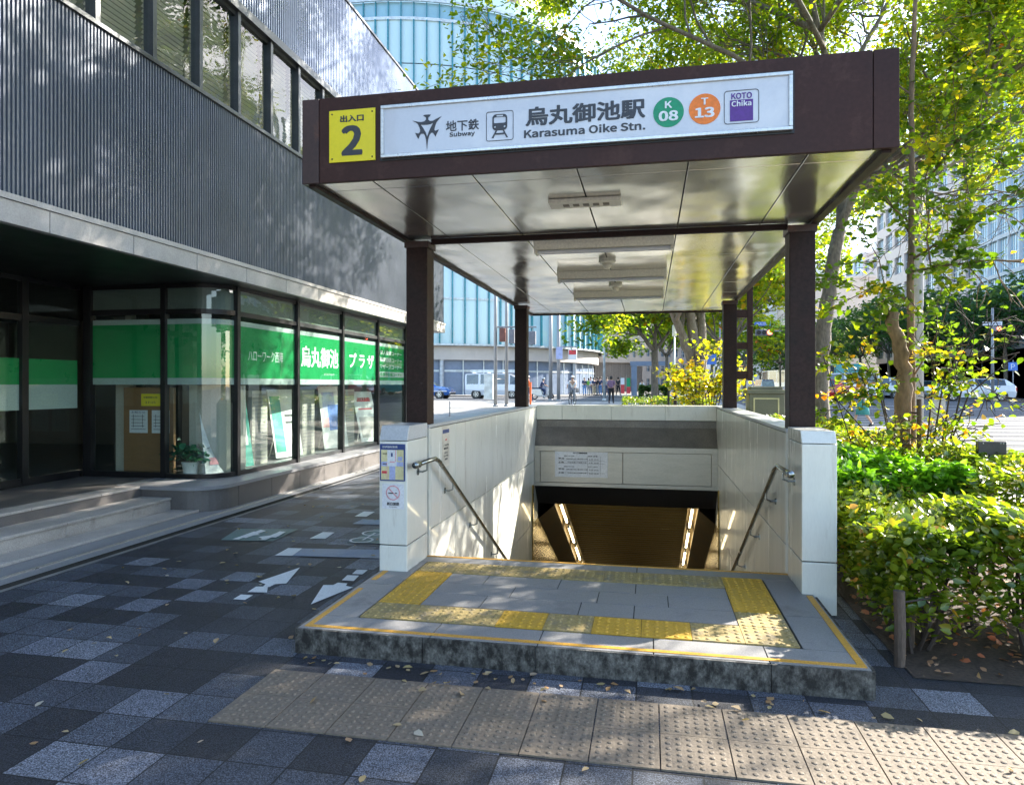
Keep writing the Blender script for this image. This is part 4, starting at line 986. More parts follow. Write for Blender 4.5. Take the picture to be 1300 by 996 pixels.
# ================================================================ trees and hedge close by
M_bark = pm('zelkova_bark', (0.15,0.125,0.10), rough=0.9, var=0.25, scale=4, fine=0.35, fscale=30, bmp=0.8, stretch=(1, 1, .35), stain=(0.27,0.25,0.21), stain_at=(0.55,0.7), stain_scale=6)
M_bark2 = pm('brown_bark', (0.20,0.13,0.075), rough=0.9, var=0.25, scale=5, fine=0.35, fscale=30, bmp=0.8, stretch=(1, 1, .3))
M_twig = pm('dark_twig', (0.055,0.04,0.032), rough=0.9)
G_ = [(0.0, (.05,.10,.008)), (0.3, (.10,.17,.010)), (0.55, (.19,.24,.013)), (0.78, (.30,.28,.015)), (0.92, (.42,.20,.02)), (1.0, (.45,.12,.02))]
M_lz = leaf_mat('zelkova_leaf', G_, .6, .45)
M_lm = leaf_mat('hibiscus_leaf', [(0, (.035,.08,.008)), (.5, (.09,.16,.012)), (.75, (.22,.24,.014)), (.92, (.5,.38,.02)), (1, (.55,.25,.02))], .5, .4)
M_lh = leaf_mat('azalea_leaf', [(0, (.035,.07,.01)), (.4, (.08,.14,.014)), (.75, (.17,.23,.02)), (.95, (.32,.29,.04)), (1, (.42,.24,.06))], .4, .26, 0.8)
M_lg = leaf_mat('bright_shrub_leaf', [(0, (.04,.12,.008)), (.5, (.09,.23,.015)), (1, (.17,.32,.03))], .42, .28, 0.8)
M_ld = leaf_mat('far_leaf', [(0, (.025,.07,.025)), (.5, (.05,.115,.035)), (.8, (.11,.14,.035)), (1, (.22,.16,.04))], .4, .6)
M_ly = leaf_mat('yellow_leaf', [(0, (.10,.16,.01)), (.4, (.28,.28,.012)), (.8, (.5,.38,.015)), (1, (.55,.25,.02))], .5, .4)

def street_tree(label, base, limbs, seed, leaves, size, sg=.2, depth=3, mu=.35, trunk_r=.1, cat='tree', ln=1.7, mat=None, name='street_tree', per_sd=.15, up=.1, spread=.75, group=None, trunk=None, kids=3, bark=None, keep=None):
    g = np.random.default_rng(seed); t = thing(name, label, cat, base, group=group)
    mb = MB(); tw = []
    for pts, r0, r1, nb in limbs:
        pts = [Vector(p) for p in pts]; n = len(pts); rads = [r0+(r1-r0)*i/(n-1) for i in range(n)]
        fine = []
        fr = []
        for i in range(n-1):
            for k in range(4):
                f = k/4; p = pts[i].lerp(pts[i+1], f)
                if 0 < i+f: p = p+Vector(g.normal(0, 1, 3))*min(.02, rads[i]*.1)
                fine.append(p); fr.append(rads[i]+(rads[i+1]-rads[i])*f)
        fine.append(pts[-1]); fr.append(rads[-1]); mb.tube(fine, fr, 10, cap=True)
        for k in range(nb):
            f = .3+.7*(k+.5)/nb; i = min(len(fine)-2, int(f*(len(fine)-1)))
            d = (fine[i+1]-fine[i]).normalized(); pr = d.orthogonal().normalized(); pr.rotate(Matrix.Rotation(g.uniform(0, 6.28), 3, d))
            nd = (d*.6+pr*1.0+Vector((0, 0, .25))).normalized()
            grow(mb, fine[i], nd, ln*g.uniform(.8, 1.25), fr[i]*.6, depth, tw, g, up, spread, kids)
        if nb: grow(mb, fine[-1], (fine[-1]-fine[-3]).normalized(), ln, fr[-1], depth, tw, g, up, spread, kids)
    obj('trunk', mb, bark or M_bark, t, smooth=True)
    per = max(1, int(leaves/max(1, len(tw))))
    P, T = twig_leaves(tw, per, sg, g, mu, per_sd)
    if keep is not None: k_ = keep(P, g); P, T = P[k_], T[k_]
    leaf_object('crown', P, size, T, mat or M_lz, t, flat=.5, asp=.3, seed=seed)
    return t
V3 = Vector
# big zelkova: trunk on the far side of the canopy's right posts
B = V3((2.7, 11.8, 0)); f = ont(1066, 292, 11.4)
L_A = [([B, ont(1042, 470, 11.35), ont(1048, 400, 11.35), ont(1055, 345, 11.4), f], .135, .10, 0),
       ([f, ont(1085, 240, 11.2), ont(1120, 205, 11.0), ont(1165, 190, 10.6), ont(1230, 130, 10.0), ont(1330, 60, 9.4)], .075, .03, 9),
       ([f, ont(1070, 240, 11.6), ont(1065, 150, 11.4), ont(1040, 40, 11.0), ont(1010, -90, 10.8)], .08, .035, 9),
       ([ont(1066, 215, 11.6), ont(1010, 120, 11), ont(930, 70, 10.2), ont(820, 20, 9.6), ont(720, -40, 9.4)], .05, .02, 9),
       ([ont(1064, 160, 11.4), ont(990, 60, 11.8), ont(900, -60, 12.4), ont(800, -160, 13)], .05, .02, 8),
       ([ont(1060, 120, 11.4), ont(1120, 20, 12.0), ont(1180, -120, 13)], .05, .02, 8),
       ([ont(1085, 240, 11.2), ont(1120, 215, 13), V3((4.6, 14.6, 5.6)), V3((5.8, 16.2, 6.3))], .06, .02, 10), ([ont(1062, 200, 11.6), V3((3.2, 14.5, 6.3)), V3((3.6, 17.2, 7.4))], .06, .02, 9), ([ont(1065, 150, 11.4), V3((2.0, 14, 8.0)), V3((1.3, 16.2, 9.2))], .06, .02, 9), ([ont(1065, 150, 11.4), V3((3.2, 15, 8.8)), V3((3.4, 18.0, 10.6))], .06, .02, 9),
       ([ont(1040, 40, 11.0), V3((.9, 12.8, 8.9)), V3((-.8, 14.2, 9.6))], .05, .02, 9), ([ont(1040, 40, 11.0), V3((1.5, 13.5, 10.2)), V3((.2, 16, 11.6))], .05, .02, 9), ([ont(1085, 240, 11.2), V3((4.4, 12.2, 5.0)), V3((5.9, 13.3, 5.7))], .05, .015, 9), ([ont(1085, 240, 11.2), V3((4.2, 9.9, 4.9)), V3((5.2, 9.4, 5.2))], .04, .015, 8), ([ont(1120, 205, 11.0), V3((4.9, 10.2, 5.9)), V3((6.0, 9.8, 6.6))], .04, .015, 8),
       ([ont(1095, 228, 11.2), ont(1180, 100, 11.8), ont(1290, 0, 12.8), ont(1400, -80, 14)], .05, .02, 8),
       ([ont(1045, 60, 11.0), ont(960, -100, 9.6), ont(820, -230, 8.4)], .045, .02, 8),
       ([ont(1040, 40, 11.0), ont(1150, -120, 9.4), ont(1280, -260, 8.6)], .045, .02, 7)]
def thin_crown(P, g):   # leaves culled to keep hedge and platform sunlit, gaps cut for dappled shade
    gx, gy = P[:, 0]-P[:, 2]*1.257, P[:, 1]-P[:, 2]*1.112
    open_ = (gx > -.4) & (gy > 3.55) & (gy < 13.5)
    x, y, z = P.T; f = np.sin(x*2.3+y*.9+1)*np.sin(y*2.1-z*1.1)+np.sin(z*2.9+x*1.3)*np.sin(x*1.7-y*1.9+2)
    ok_ = (z > 4.35+.25*np.sin(x*3+y*2)) | (x < 2.2)
    return ok_ & (~open_ | (g.uniform(0, 1, len(P)) < .04)) & ((f > -.35) | (g.uniform(0, 1, len(P)) < .12))
street_tree('large zelkova with yellow green crown spreading over the brown canopy', B, L_A, 21, 185000, .095, sg=.18, depth=3, mu=.38, ln=1.5, per_sd=.17, keep=thin_crown)
# slim tree in the hedge: straight brown stem and a knotted cut-off trunk beside it
B2 = V3((2.72, 8.05, 0.03)); tq = 7.35
L_B = [([B2, ont(1158, 600, tq), ont(1157, 480, tq), ont(1156, 350, tq), ont(1158, 220, tq), ont(1157, 120, tq), ont(1163, -10, tq)], .05, .022, 3),
       ([V3((2.62, 7.98, 0.03)), ont(1147, 600, 7.25), ont(1146, 520, 7.25), ont(1148, 470, 7.25), ont(1140, 430, 7.2), ont(1130, 400, 7.2), ont(1129, 385, 7.2)], .10, .055, 0),
       ([ont(1157, 330, tq), ont(1185, 312, 7.1), ont(1225, 295, 6.8), ont(1240, 272, 6.7), ont(1300, 262, 6.4)], .016, .006, 5),
       ([ont(1157, 345, tq), ont(1190, 338, 7.0), ont(1260, 330, 6.5), ont(1330, 335, 6.1)], .016, .006, 6),
       ([ont(1157, 300, tq), ont(1140, 270, 7.5), ont(1110, 240, 7.6)], .014, .006, 2),
       ([ont(1156, 385, tq), ont(1135, 370, 7.3), ont(1112, 362, 7.2), ont(1090, 378, 7.1)], .014, .006, 4),
       ([ont(1158, 240, tq), ont(1180, 225, 7.1), ont(1215, 180, 6.8), ont(1270, 140, 6.3)], .014, .006, 4)]
def sunny(P, g):      # most leaves that would shade the hedge and platform are dropped
    gx, gy = P[:, 0]-(P[:, 2]-.7)*1.257, P[:, 1]-(P[:, 2]-.7)*1.112; hx, hy = P[:, 0]-P[:, 2]*1.257, P[:, 1]-P[:, 2]*1.112
    a = (gx > 1.3) & (gx < 3.0) & (gy > 4.3) & (gy < 7.6); b = (hx > -.25) & (hx < .85) & (hy > 3.7) & (hy < 5.0); u = g.uniform(0, 1, len(P))
    return ~((a & (u < .6)) | (b & (u < .93)))
def branchy(label, base, limbs, seed, twl, per, size, sg, mu, mat, bark, name, sd=.2, ln=.5, depth=1, asp=.45, cat='tree', extra=None, flatness=.5):
    g = np.random.default_rng(seed); t = thing(name, label, cat, base); mb = MB(); tw = []
    for pts, r0, r1, nb in limbs:
        pts = [Vector(p) for p in pts]; n = len(pts)
        fine, fr = [], []
        for i in range(n-1):
            for k in range(4):
                f_ = k/4; a = r0+(r1-r0)*(i+f_)/(n-1); p = pts[i].lerp(pts[i+1], f_)
                if i+f_ > 0: p = p+Vector(g.normal(0, 1, 3))*min(.008, a*.15)
                fine.append(p); fr.append(a*g.uniform(.97, 1.04))
        fine.append(pts[-1]); fr.append(r1); mb.tube(fine, fr, 8)
        for k in range(nb):
            f_ = .2+.8*(k+.5)/nb; i = min(len(fine)-2, int(f_*(len(fine)-1)))
            d = (fine[i+1]-fine[i]).normalized(); pr = d.orthogonal().normalized(); pr.rotate(Matrix.Rotation(g.uniform(0, 6.28), 3, d))
            grow(mb, fine[i], (d*.8+pr*.9).normalized(), ln*g.uniform(.7, 1.3), min(.012, fr[i]*.7), depth, tw, g, .02, .7, 3)
            tw.append([fine[max(0, i-2)], fine[max(0, i-1)], fine[i], fine[i+1]])
    obj('trunk', mb, bark, t, smooth=True)
    P, T = twig_leaves(tw, per, sg, g, mu, sd)
    k_ = sunny(P, g); P, T = P[k_], T[k_]
    leaf_object('crown', P, size, T, mat, t, flat=flatness, asp=asp, seed=seed)
    return t
branchy('slim young tree with straight brown stem and knotted cut trunk in the hedge', B2, L_B, 31, 0, 26, .075, .075, .38, M_lm, M_bark2, 'slim_tree', ln=.55, depth=1)
# arching shrub with yellowing leaves around its foot
S = V3((2.55, 7.6, 0.05)); L_S = []
for (u0, u1, v1, u2, v2, d1) in ((1150,1080,560,1045,452,6.9), (1150,1120,500,1092,440,7.0), (1170,1195,500,1235,425,6.4), (1165,1200,470,1250,480,6.3), (1170,1230,500,1290,450,6.0), (1172,1215,440,1260,400,6.4), (1165,1185,480,1190,400,6.8),
                                 (1150,1110,560,1060,505,6.6), (1172,1230,455,1300,425,6.0), (1160,1110,470,1080,470,6.8)):
    L_S.append(([S+V3(((u0-1160)*.003, 0, 0)), ont((u0+u1)/2, 580, 6.9), ont(u1, v1, (6.9+d1)/2), ont(u2, v2, d1)], .012, .004, 7))
branchy('arching shrub with yellow and green leaves rising from the hedge by the slim tree', S, L_S, 37, 0, 9, .065, .06, .5, M_lm, M_twig, 'arching_shrub', sd=.25, ln=.35, depth=1, cat='shrub')

# out-of-frame street trees on the same row whose shade dapples the pavement and building
def simple_limbs(B, h, r, n, g, spread=.9):
    f_ = B+V3((0, 0, h)); L_ = [([B, B+V3((.05, 0, h*.5)), f_], r, r*.8, 0)]
    for k in range(n):
        a = 6.28*k/n+g.uniform(-.3, .3); e = g.uniform(.5, 1.1); q = f_+V3((math.cos(a)*spread, math.sin(a)*spread, e*1.2))
        L_.append(([f_-V3((0, 0, .3)), q, q+V3((math.cos(a)*1.3*spread, math.sin(a)*1.3*spread, 1.3*e))], r*.55, r*.2, 5))
    return L_
g0 = np.random.default_rng(3)
# ---------------------------------------------------------------- hedges
def hedge(label, regions, seed, n, size, mat, sg_tint=.18, mu=.5, stems=True, name='hedge', asp=.36, cat='hedge', low=.32):
    g = np.random.default_rng(seed); x0, x1, y0, y1, hf = regions
    t = thing(name, label, cat, ((x0+x1)/2, (y0+y1)/2, .03))
    k = int(n*.6); X = g.uniform(x0, x1, k); Y = g.uniform(y0, y1, k)
    Z = np.array([hf(a, b) for a, b in zip(X, Y)])-np.abs(g.normal(0, .07, k))
    k2 = n-k; side = g.integers(0, 3, k2); X2 = np.where(side == 0, x0+np.abs(g.normal(0, .07, k2)), np.where(side == 1, x1-np.abs(g.normal(0, .07, k2)), g.uniform(x0, x1, k2)))
    Y2 = np.where(side == 2, y0+np.abs(g.normal(0, .08, k2)), g.uniform(y0, y1, k2)); 
    Z2 = np.array([low+(hf(a, b)-low)*q for a, b, q in zip(X2, Y2, g.beta(1.6, 1.0, k2))])
    # break up the outline: clumps
    P = np.stack([np.concatenate([X, X2]), np.concatenate([Y, Y2]), np.concatenate([Z, Z2])], 1)+g.normal(0, .02, (n, 3))
    cl = np.sin(P[:, 0]*7.1+P[:, 1]*3.3)*np.sin(P[:, 1]*6.3-P[:, 0]*2.0+P[:, 2]*9)
    T = mu+cl*.15+g.normal(0, sg_tint, n)
    leaf_object('foliage', P, size, T, mat, t, flat=.55, asp=asp, seed=seed, down=-.15)
    m = MB(); ns = int((x1-x0)*(y1-y0)*9)
    for i in range(ns):
        x, y = g.uniform(x0+.1, x1-.1), g.uniform(y0+.1, y1-.1) if i > ns*.4 else y0+g.uniform(.08, .45)
        h = hf(x, y); a = [V3((x, y, .0))]; q = a[0].copy()
        for s_ in range(4): q = q+V3((g.normal(0, .05), g.normal(0, .05), h*.24)); a.append(q.copy())
        m.tube(a, [.012, .010, .008, .006, .003], 5)
        for s_ in range(3):
            b0 = a[1+s_]; b1 = b0+V3((g.normal(0, .13), g.normal(0, .13), .16)); m.tube([b0, (b0+b1)/2+V3((0, 0, .02)), b1], [.006, .004, .002], 4)
    obj('stems', m, M_twig, t)
    return t
def hA(x, y): return .74+.05*math.sin(x*5.1+y*2.0)+.04*math.sin(y*4.3-x*3)+.03*math.sin(x*13)
def hB(x, y): return .94+.07*math.sin(x*4+1)*math.sin(y*3.1)+.03*math.sin(x*11+y*7)
def hC(x, y): return .95+.05*math.sin(x*3+y*2)+.04*math.sin(y*5)+.02*math.sin(x*12)
hedge('clipped azalea hedge nearest the platform, pale glossy leaves on bare stems', (1.42, 3.05, 4.36, 5.75, hA), 51, 20000, .06, M_lh, mu=.58, low=.13)
hedge('bright fresh green shrub mound behind the front azalea hedge', (1.36, 2.35, 5.75, 7.0, hB), 52, 6500, .075, M_lg, mu=.5, name='green_shrub', cat='shrub')
hedge('long yellow green azalea hedge behind the bright shrub, around the tree stems', (1.34, 3.1, 6.95, 13.2, hC), 53, 19000, .06, M_lh, mu=.62)
hedge('azalea hedge strip to the right of the bright shrub mound', (2.3, 3.1, 5.6, 7.0, lambda x, y: hA(x, y)+.24), 54, 3500, .06, M_lh, mu=.55)
# sprig at the pillar, wooden stakes
for k, (x, y, h, lab) in enumerate(((1.40, 4.29, .42, 'short weathered wooden stake at the hedge corner by the platform'), (1.56, 4.60, .36, 'darker wooden stake just behind the corner stake'))):
    t = thing('wooden_stake', lab, 'stake', (x, y, 0), group='wooden stakes at the hedge corner'); m = MB(); m.tube([(x, y, -.02), (x+.004, y, h*.5), (x, y+.006, h)], .03-.006*k, 10)
    obj('post', m, pm('weathered_wood', (.11,.08,.06), rough=.9, var=.25, scale=8, stretch=(3, 3, .4), fine=.3), t)
    m = MB(); m.tube([(x-.035, y, h*.82), (x+.2, y+.1, h*.86)], .006, 5); obj('binding_wire', m, M_twig, t)
# small metal plate standing in the hedge
c = ont(1258, 566, 5.7); t = thing('hedge_plate', 'small dark metal box plate standing above the hedge top', 'plate', (c.x, c.y, .05))
m = MB(); c.z -= .02; m.box(c.x-.105, c.y-.03, c.z-.05, c.x+.105, c.y+.03, c.z+.06); obj('plate', m, pm('dark_grey_plate', (.05,.045,.05), rough=.4), t, bevel=.006)
m = MB(); m.box(c.x-.015, c.y-.015, 0, c.x+.015, c.y+.015, c.z-.05); obj('stem', m, M_frame2, t)
m = MB()
for dx in (-.07, .06, .08): m.lathe((c.x+dx, c.y-.031, c.z+.045), [(.006, 0), (.003, -.003)], 8, 'y')
obj('bolt', m, M_alu, t)
# fallen leaves on the pavement and soil
g = np.random.default_rng(8); n = 260
P = np.stack([g.uniform(-4.6, 3.1, n), g.uniform(1.5, 9, n), np.full(n, .004)], 1)
P2 = np.stack([g.uniform(-2.1, 1.3, 50), 3.72-np.abs(g.normal(0, .1, 50)), np.full(50, .004)], 1)
on = (P[:, 0] > -2.15) & (P[:, 0] < 1.3) & (P[:, 1] > 3.75); P = P[~on]
P = np.concatenate([P, P2]); leaf_object('fallen_leaves', P, .05, g.uniform(0, 1, len(P)), leaf_mat('fallen_leaf', [(0, (.35,.28,.12)), (.5, (.4,.3,.17)), (.8, (.3,.16,.06)), (1, (.5,.45,.35))], .1, .7), None, flat=.25, asp=.32, seed=4, down=0)
tag(bpy.data.objects['fallen_leaves'], 'scattered dry yellow and brown leaves on the dark paving', 'leaf litter', kind='stuff')
n = 900; P = np.stack([g.uniform(1.45, 3.15, n), g.uniform(4.16, 9, n), np.full(n, .012)], 1)
leaf_object('leaf_litter', P, .05, g.uniform(0, 1, n), leaf_mat('litter_leaf', [(0, (.25,.12,.06)), (.5, (.33,.18,.09)), (.8, (.45,.12,.05)), (1, (.5,.35,.22))], .1, .7), None, flat=.5, asp=.36, seed=5, down=0)
tag(bpy.data.objects['leaf_litter'], 'brown and orange leaf litter on the soil under the hedge', 'leaf litter', kind='stuff')
for nme in ('fallen_leaves', 'leaf_litter'):
    me = bpy.data.objects[nme].data
    for v in me.vertices:
        v.co.z = max(v.co.z if nme == 'leaf_litter' else min(v.co.z, .02), .002)
# ================================================================ across the plaza: buildings
M_dglass = glass_mat('tower_glass', tint=(.2,.3,.32), ior=1.9, opacity=.9, body=(.30,.50,.52), wave=.0)
M_dglass2 = pm('teal_fritted_glass', (.50,.68,.72), rough=.12, var=.08, scale=.05, fine=.02, spec=.8, coat=.6)
M_dband = pm('blue_glass_band', (.25,.45,.55), rough=.1, var=.1, scale=.1, spec=.8)
M_fin = pm('teal_glass_fin', (.04,.22,.27), rough=.2, metal=.2)
M_palem = pm('pale_metal_band', (.55,.6,.62), rough=.35, metal=.3)
M_stoneb = pm('beige_stone_band', (.5,.46,.42), rough=.7, var=.12, scale=.4)
M_shut = pm('blue_grey_shutter', (.17,.22,.31), rough=.4, var=.1)
M_grcol = pm('grey_metal_column', (.36,.4,.46), rough=.35, metal=.4)
M_win = pm('office_window_glass', (.07,.12,.18), rough=.06, var=.25, scale=.15, fine=.0, spec=1.0, coat=.5)
M_pinkb = pm('pinkish_precast_facade', (.62,.53,.52), rough=.75, var=.06, scale=.3)
M_whiteb = pm('white_facade', (.76,.76,.78), rough=.7, var=.06, scale=.2)
M_brownb = pm('brown_grey_concrete_facade', (.46,.39,.34), rough=.8, var=.14, scale=.3)
M_greyb = pm('pale_grey_facade', (.6,.62,.66), rough=.7, var=.08, scale=.2)
M_darkb = pm('dark_shopfront', (.12,.12,.13), rough=.4, var=.2)

def drum():
    c = ont(541, 488, 91.2); c.z = .5; Rr = 23.3
    t = thing('glass_office_drum', 'curved pale teal glass office block with vertical fins beyond the street', 'building', c)
    def ring(r0, z0, z1, mat, name, th=.2, n=116):
        m = MB()
        for k in range(n):
            a, b = 2*math.pi*k/n, 2*math.pi*(k+1)/n
            A = (c.x+r0*math.cos(a), c.y+r0*math.sin(a)); B_ = (c.x+r0*math.cos(b), c.y+r0*math.sin(b))
            m.face([(*A, z0), (*B_, z0), (*B_, z1), (*A, z1)])
            if th:
                A2 = (c.x+(r0-th)*math.cos(a), c.y+(r0-th)*math.sin(a)); B2 = (c.x+(r0-th)*math.cos(b), c.y+(r0-th)*math.sin(b))
                m.face([(*A, z1), (*B_, z1), (*B2, z1), (*A2, z1)]); m.face([(*A2, z0), (*B2, z0), (*B_, z0), (*A, z0)])
        return obj(name, m, mat, t, smooth=False)
    zs = [5.6, 10.2, 14.8, 19.4, 24.0, 28.8, 33.4]
    for a, b in zip(zs, zs[1:]): ring(Rr, a+.1, b-.1, M_dglass2, 'glazing', 0); ring(Rr+.12, a-.1, a+.1, M_palem, 'floor_band')
    ring(Rr, 33.4, 37.6, M_dglass2, 'glazing', 0); ring(Rr+.15, 37.6, 37.9, M_palem, 'floor_band'); ring(Rr-.1, 37.9, 39.4, M_dband, 'upper_band', 0); ring(Rr+.3, 39.4, 39.7, M_palem, 'rooftop_rail'); ring(Rr-1.5, 39.7, 42, M_dglass2, 'parapet_glass', 0)
    n = 116
    fin = None
    for k in range(n):
        a = 2*math.pi*k/n
        if not (math.pi*.95 < a < 2.12*math.pi): continue
        if fin is None:
            m = MB(); m.box(-.02, -.07, 5.7, .25, .07, 37.6); m.box(-.1, -.05, 37.9, .1, .05, 39.4); m.v = [(x+Rr+c.x, y+c.y, z) for x, y, z in m.v]; fin = obj('fin', m, M_fin, t)
            for v in fin.data.vertices: pass
            fin.rotation_euler = (0, 0, a)
        else:
            f2 = fin.copy(); COL.objects.link(f2); f2.parent = t; f2.rotation_euler = (0, 0, a)
    # ground floor: stone band, shutters, columns
    ring(Rr-.6, 4.1, 5.5, M_stoneb, 'stone_band', 1.0); ring(Rr-1.2, .5, 4.1, M_shut, 'shopfront', 0)
    for k in range(64):
        a = 2*math.pi*k/64
        if not (math.pi*.95 < a < 2.1*math.pi): continue
        m = MB(); w = .5 if k % 4 == 0 else .12; x, y = c.x+(Rr-1.0)*math.cos(a), c.y+(Rr-1.0)*math.sin(a)
        m.lathe((x, y, .5), [(w/2, 0), (w/2, 3.6)], 10); obj('column', m, M_grcol if w > .2 else M_palem, t)
    ring(Rr-1.15, 2.9, 3.1, M_palem, 'transom', .1)
    m = MB(); m.lathe((c.x, c.y, 39.4), [(Rr, 0), (Rr-.5, .1)], 48); obj('roof', m, M_greyb, t)
    # the flat wing to the left
    t2 = thing('glass_office_wing', 'flat teal glass office wing joined to the left of the curved block', 'building', (c.x-30, c.y-Rr, .5))
    x0, x1, y = c.x-60, c.x, c.y-Rr
    m = MB(); m.box(x0, y, 5.6, x1-1, y+15, 37); obj('glazing', m, M_dglass2, t2)
    m = MB(); m.box(x0, y+.9, .5, x1-1, y+15, 4.3); obj('shopfront', m, M_shut, t2); m = MB(); m.box(x0, y-.05, 4.2, x1-1, y+.95, 5.6); obj('stone_band', m, M_stoneb, t2)
    for k in range(50):
        m = MB(); m.box(x1-1.5-k*1.12, y-.3, 5.7, x1-1.38-k*1.12, y, 33.4); obj('fin', m, M_fin, t2)
    for z in zs: m = MB(); m.box(x0, y-.12, z-.1, x1-1, y, z+.1); obj('floor_band', m, M_palem, t2)
    for k in range(14): m = MB(); m.box(x1-2-k*3.4, y+.7, .5, x1-1.75-k*3.4, y+.9, 4.2); obj('column', m, M_grcol, t2)
drum()

def block(name, label, p0, p1, depth, z0, z1, floors, bays, wall, win=M_win, rec=.3, wf=.62, hf=.6, ground=0, mull=2, side=0, cat='building'):
    """office block: front face from p0 to p1 (left to right seen from outside); window openings are real recesses"""
    p0, p1 = V3((p0[0], p0[1], 0)), V3((p1[0], p1[1], 0)); ex = (p1-p0); Lx = ex.length; ex.normalize(); ey = V3((-ex.y, ex.x, 0))
    t = thing(name, label, cat, (p0.x, p0.y, z0)); 
    def tr(m): m.v = [tuple(p0+ex*x+ey*y+V3((0, 0, z))) for x, y, z in m.v]; return m
    def face(Lw, fx, fy, org, nb):
        fh = (z1-z0-ground)/floors; bw = Lw/nb; ww, wh = bw*wf, fh*hf
        m = MB()
        for j in range(floors+1):
            a = z0+ground+j*fh-(fh-wh)/2 if j else z0+ground; b = z0+ground+j*fh+(fh-wh)/2 if j < floors else z1
            m.box(0, 0, a, Lw, rec, b)
        for i in range(nb+1):
            a = max(0, i*bw-(bw-ww)/2); b = min(Lw, i*bw+(bw-ww)/2); m.box(a, .01, z0+ground+.01, b, rec, z1-.01)
        m.v = [tuple(org+fx*x+fy*y+V3((0, 0, z))) for x, y, z in m.v]; obj('wall', m, wall, t)
        w = MB(); w.mi(0).box(0, rec-.04, 0, ww, rec, wh); w.mi(1)
        for k in range(1, mull+1): x = ww*k/(mull+1); w.box(x-.04, rec-.09, 0, x+.04, rec-.045, wh)
        if wh > 1.2: w.box(0, rec-.09, wh*.5-.04, ww, rec-.045, wh*.5+.04)
        base = None; cnt = 0
        for j in range(floors):
            for i in range(nb):
                if cnt >= 98: break
                o0 = org+fx*(i*bw+(bw-ww)/2)+V3((0, 0, z0+ground+j*fh+(fh-wh)/2))
                if base is None:
                    ww_ = MB(); ww_.v = [tuple(o0+fx*x+fy*y+V3((0, 0, z))) for x, y, z in w.v]; ww_.f = w.f; ww_.m = w.m
                    base = obj('window', ww_, [win, M_palem], t); b0 = o0.copy()
                else:
                    o = base.copy(); COL.objects.link(o); o.parent = t; o.location = base.location+(o0-b0)
                cnt += 1
    face(Lx, ex, ey, p0, bays)
    m = tr(MB().box(rec*.2, rec, z0, Lx-.01, depth, z1-.02)); obj('core', m, wall, t)
    m = tr(MB().box(-.15, -.15, z1, Lx+.1, depth+.1, z1+.4)); obj('parapet', m, wall, t)
    m = tr(MB().box(Lx*.3, depth*.3, z1+.4, Lx*.6, depth*.7, z1+3)); obj('plant_room', m, wall, t)
    if side: face(depth, -ey, ex, p0+ey*depth, side)
    if ground: obj('ground_floor', tr(MB().box(.1, .3, z0, Lx-.1, .6, z0+ground)), M_darkb, t)
    return t
def G2(u, t): p = ont(u, 488, t); return (p.x, p.y)
# brown concrete building right of the drum, seen under the canopy
block('concrete_office', 'brown grey concrete office right of the curved glass block', G2(757, 92), G2(818, 96), 14, .6, 15, 3, 7, M_brownb, wf=.5, hf=.55, ground=4)
# avenue, right-hand side
block('precast_office', 'pinkish precast office with grid windows behind the street trees on the right', (29.2, 98), (29.2, 69.2), 16, .5, 27.5, 7, 9, M_pinkb, wf=.72, hf=.62, ground=3.8, mull=3, side=0)
block('glass_tower', 'pale blue glass tower at the right edge beyond the avenue', (29.0, 69), (29.0, 58.5), 16, .5, 30, 8, 6, M_greyb, win=pm('pale_blue_curtain_glass', (.30,.47,.60), rough=.08, var=.15, scale=.2, spec=1, coat=.6), wf=.93, hf=.9, ground=4, mull=3)
block('white_office', 'small white office with rows of punched windows beyond the avenue trees', G2(1046, 128), G2(1073, 128), 14, .5, 22, 7, 5, M_whiteb, wf=.5, hf=.55, mull=0)
block('louvred_office', 'pale blue grey office with horizontal glass strips beside the white office', G2(1073.5, 126), G2(1095, 118), 12, .5, 24, 7, 2, M_greyb, win=pm('blue_strip_glass', (.22,.33,.45), rough=.1, spec=1), wf=.96, hf=.72, mull=1)
block('balcony_block', 'pale block with open balconies between the louvred office and the precast one', G2(1095.5, 116), G2(1116, 110), 12, .5, 23, 7, 2, M_pinkb, wf=.6, hf=.6, mull=1)
block('white_hotel', 'white building with slanting balcony bands far down the avenue', (12, 185), (19, 152), 20, .5, 23, 8, 9, M_whiteb, wf=.85, hf=.45, mull=3)
block('pale_tower', 'tall grey tower far down the avenue above the white building', G2(979, 230), G2(993, 228), 14, .5, 39, 12, 3, M_greyb, wf=.6, hf=.5, mull=0)
block('beige_office', 'beige grid-windowed office at the right of the avenue seen between the canopy posts', G2(984, 150), G2(1012, 112), 14, .5, 18.5, 7, 9, M_stoneb, wf=.6, hf=.6, mull=1)
block('tan_apartment', 'tan mid-rise seen behind the plaza trees straight ahead', G2(800, 140), G2(880, 150), 14, .5, 16, 5, 9, M_brownb, wf=.5, hf=.5, mull=1)
block('rear_tower', 'brown office tower rising behind the curved glass block', G2(585, 140), G2(660, 135), 20, .5, 86, 20, 4, pm('ochre_tower_facade', (.42,.33,.2), rough=.6), wf=.85, hf=.5, mull=1)
# grey gate frame under the trees
c = ont(820, 488, 62); t = thing('entrance_portal', 'dark grey portal frame standing beneath the plaza trees', 'portal', (c.x, c.y, .6)); 
for a, b2 in ((-1.3, -.8), (.9, 1.2)): m = MB(); m.box(c.x+a, c.y, .6, c.x+b2, c.y+.5, 3.3); obj('post', m, M_shut, t)
m = MB(); m.box(c.x-1.4, c.y-.1, 3.3, c.x+2.0, c.y+1.5, 3.7); obj('lintel', m, M_shut, t)

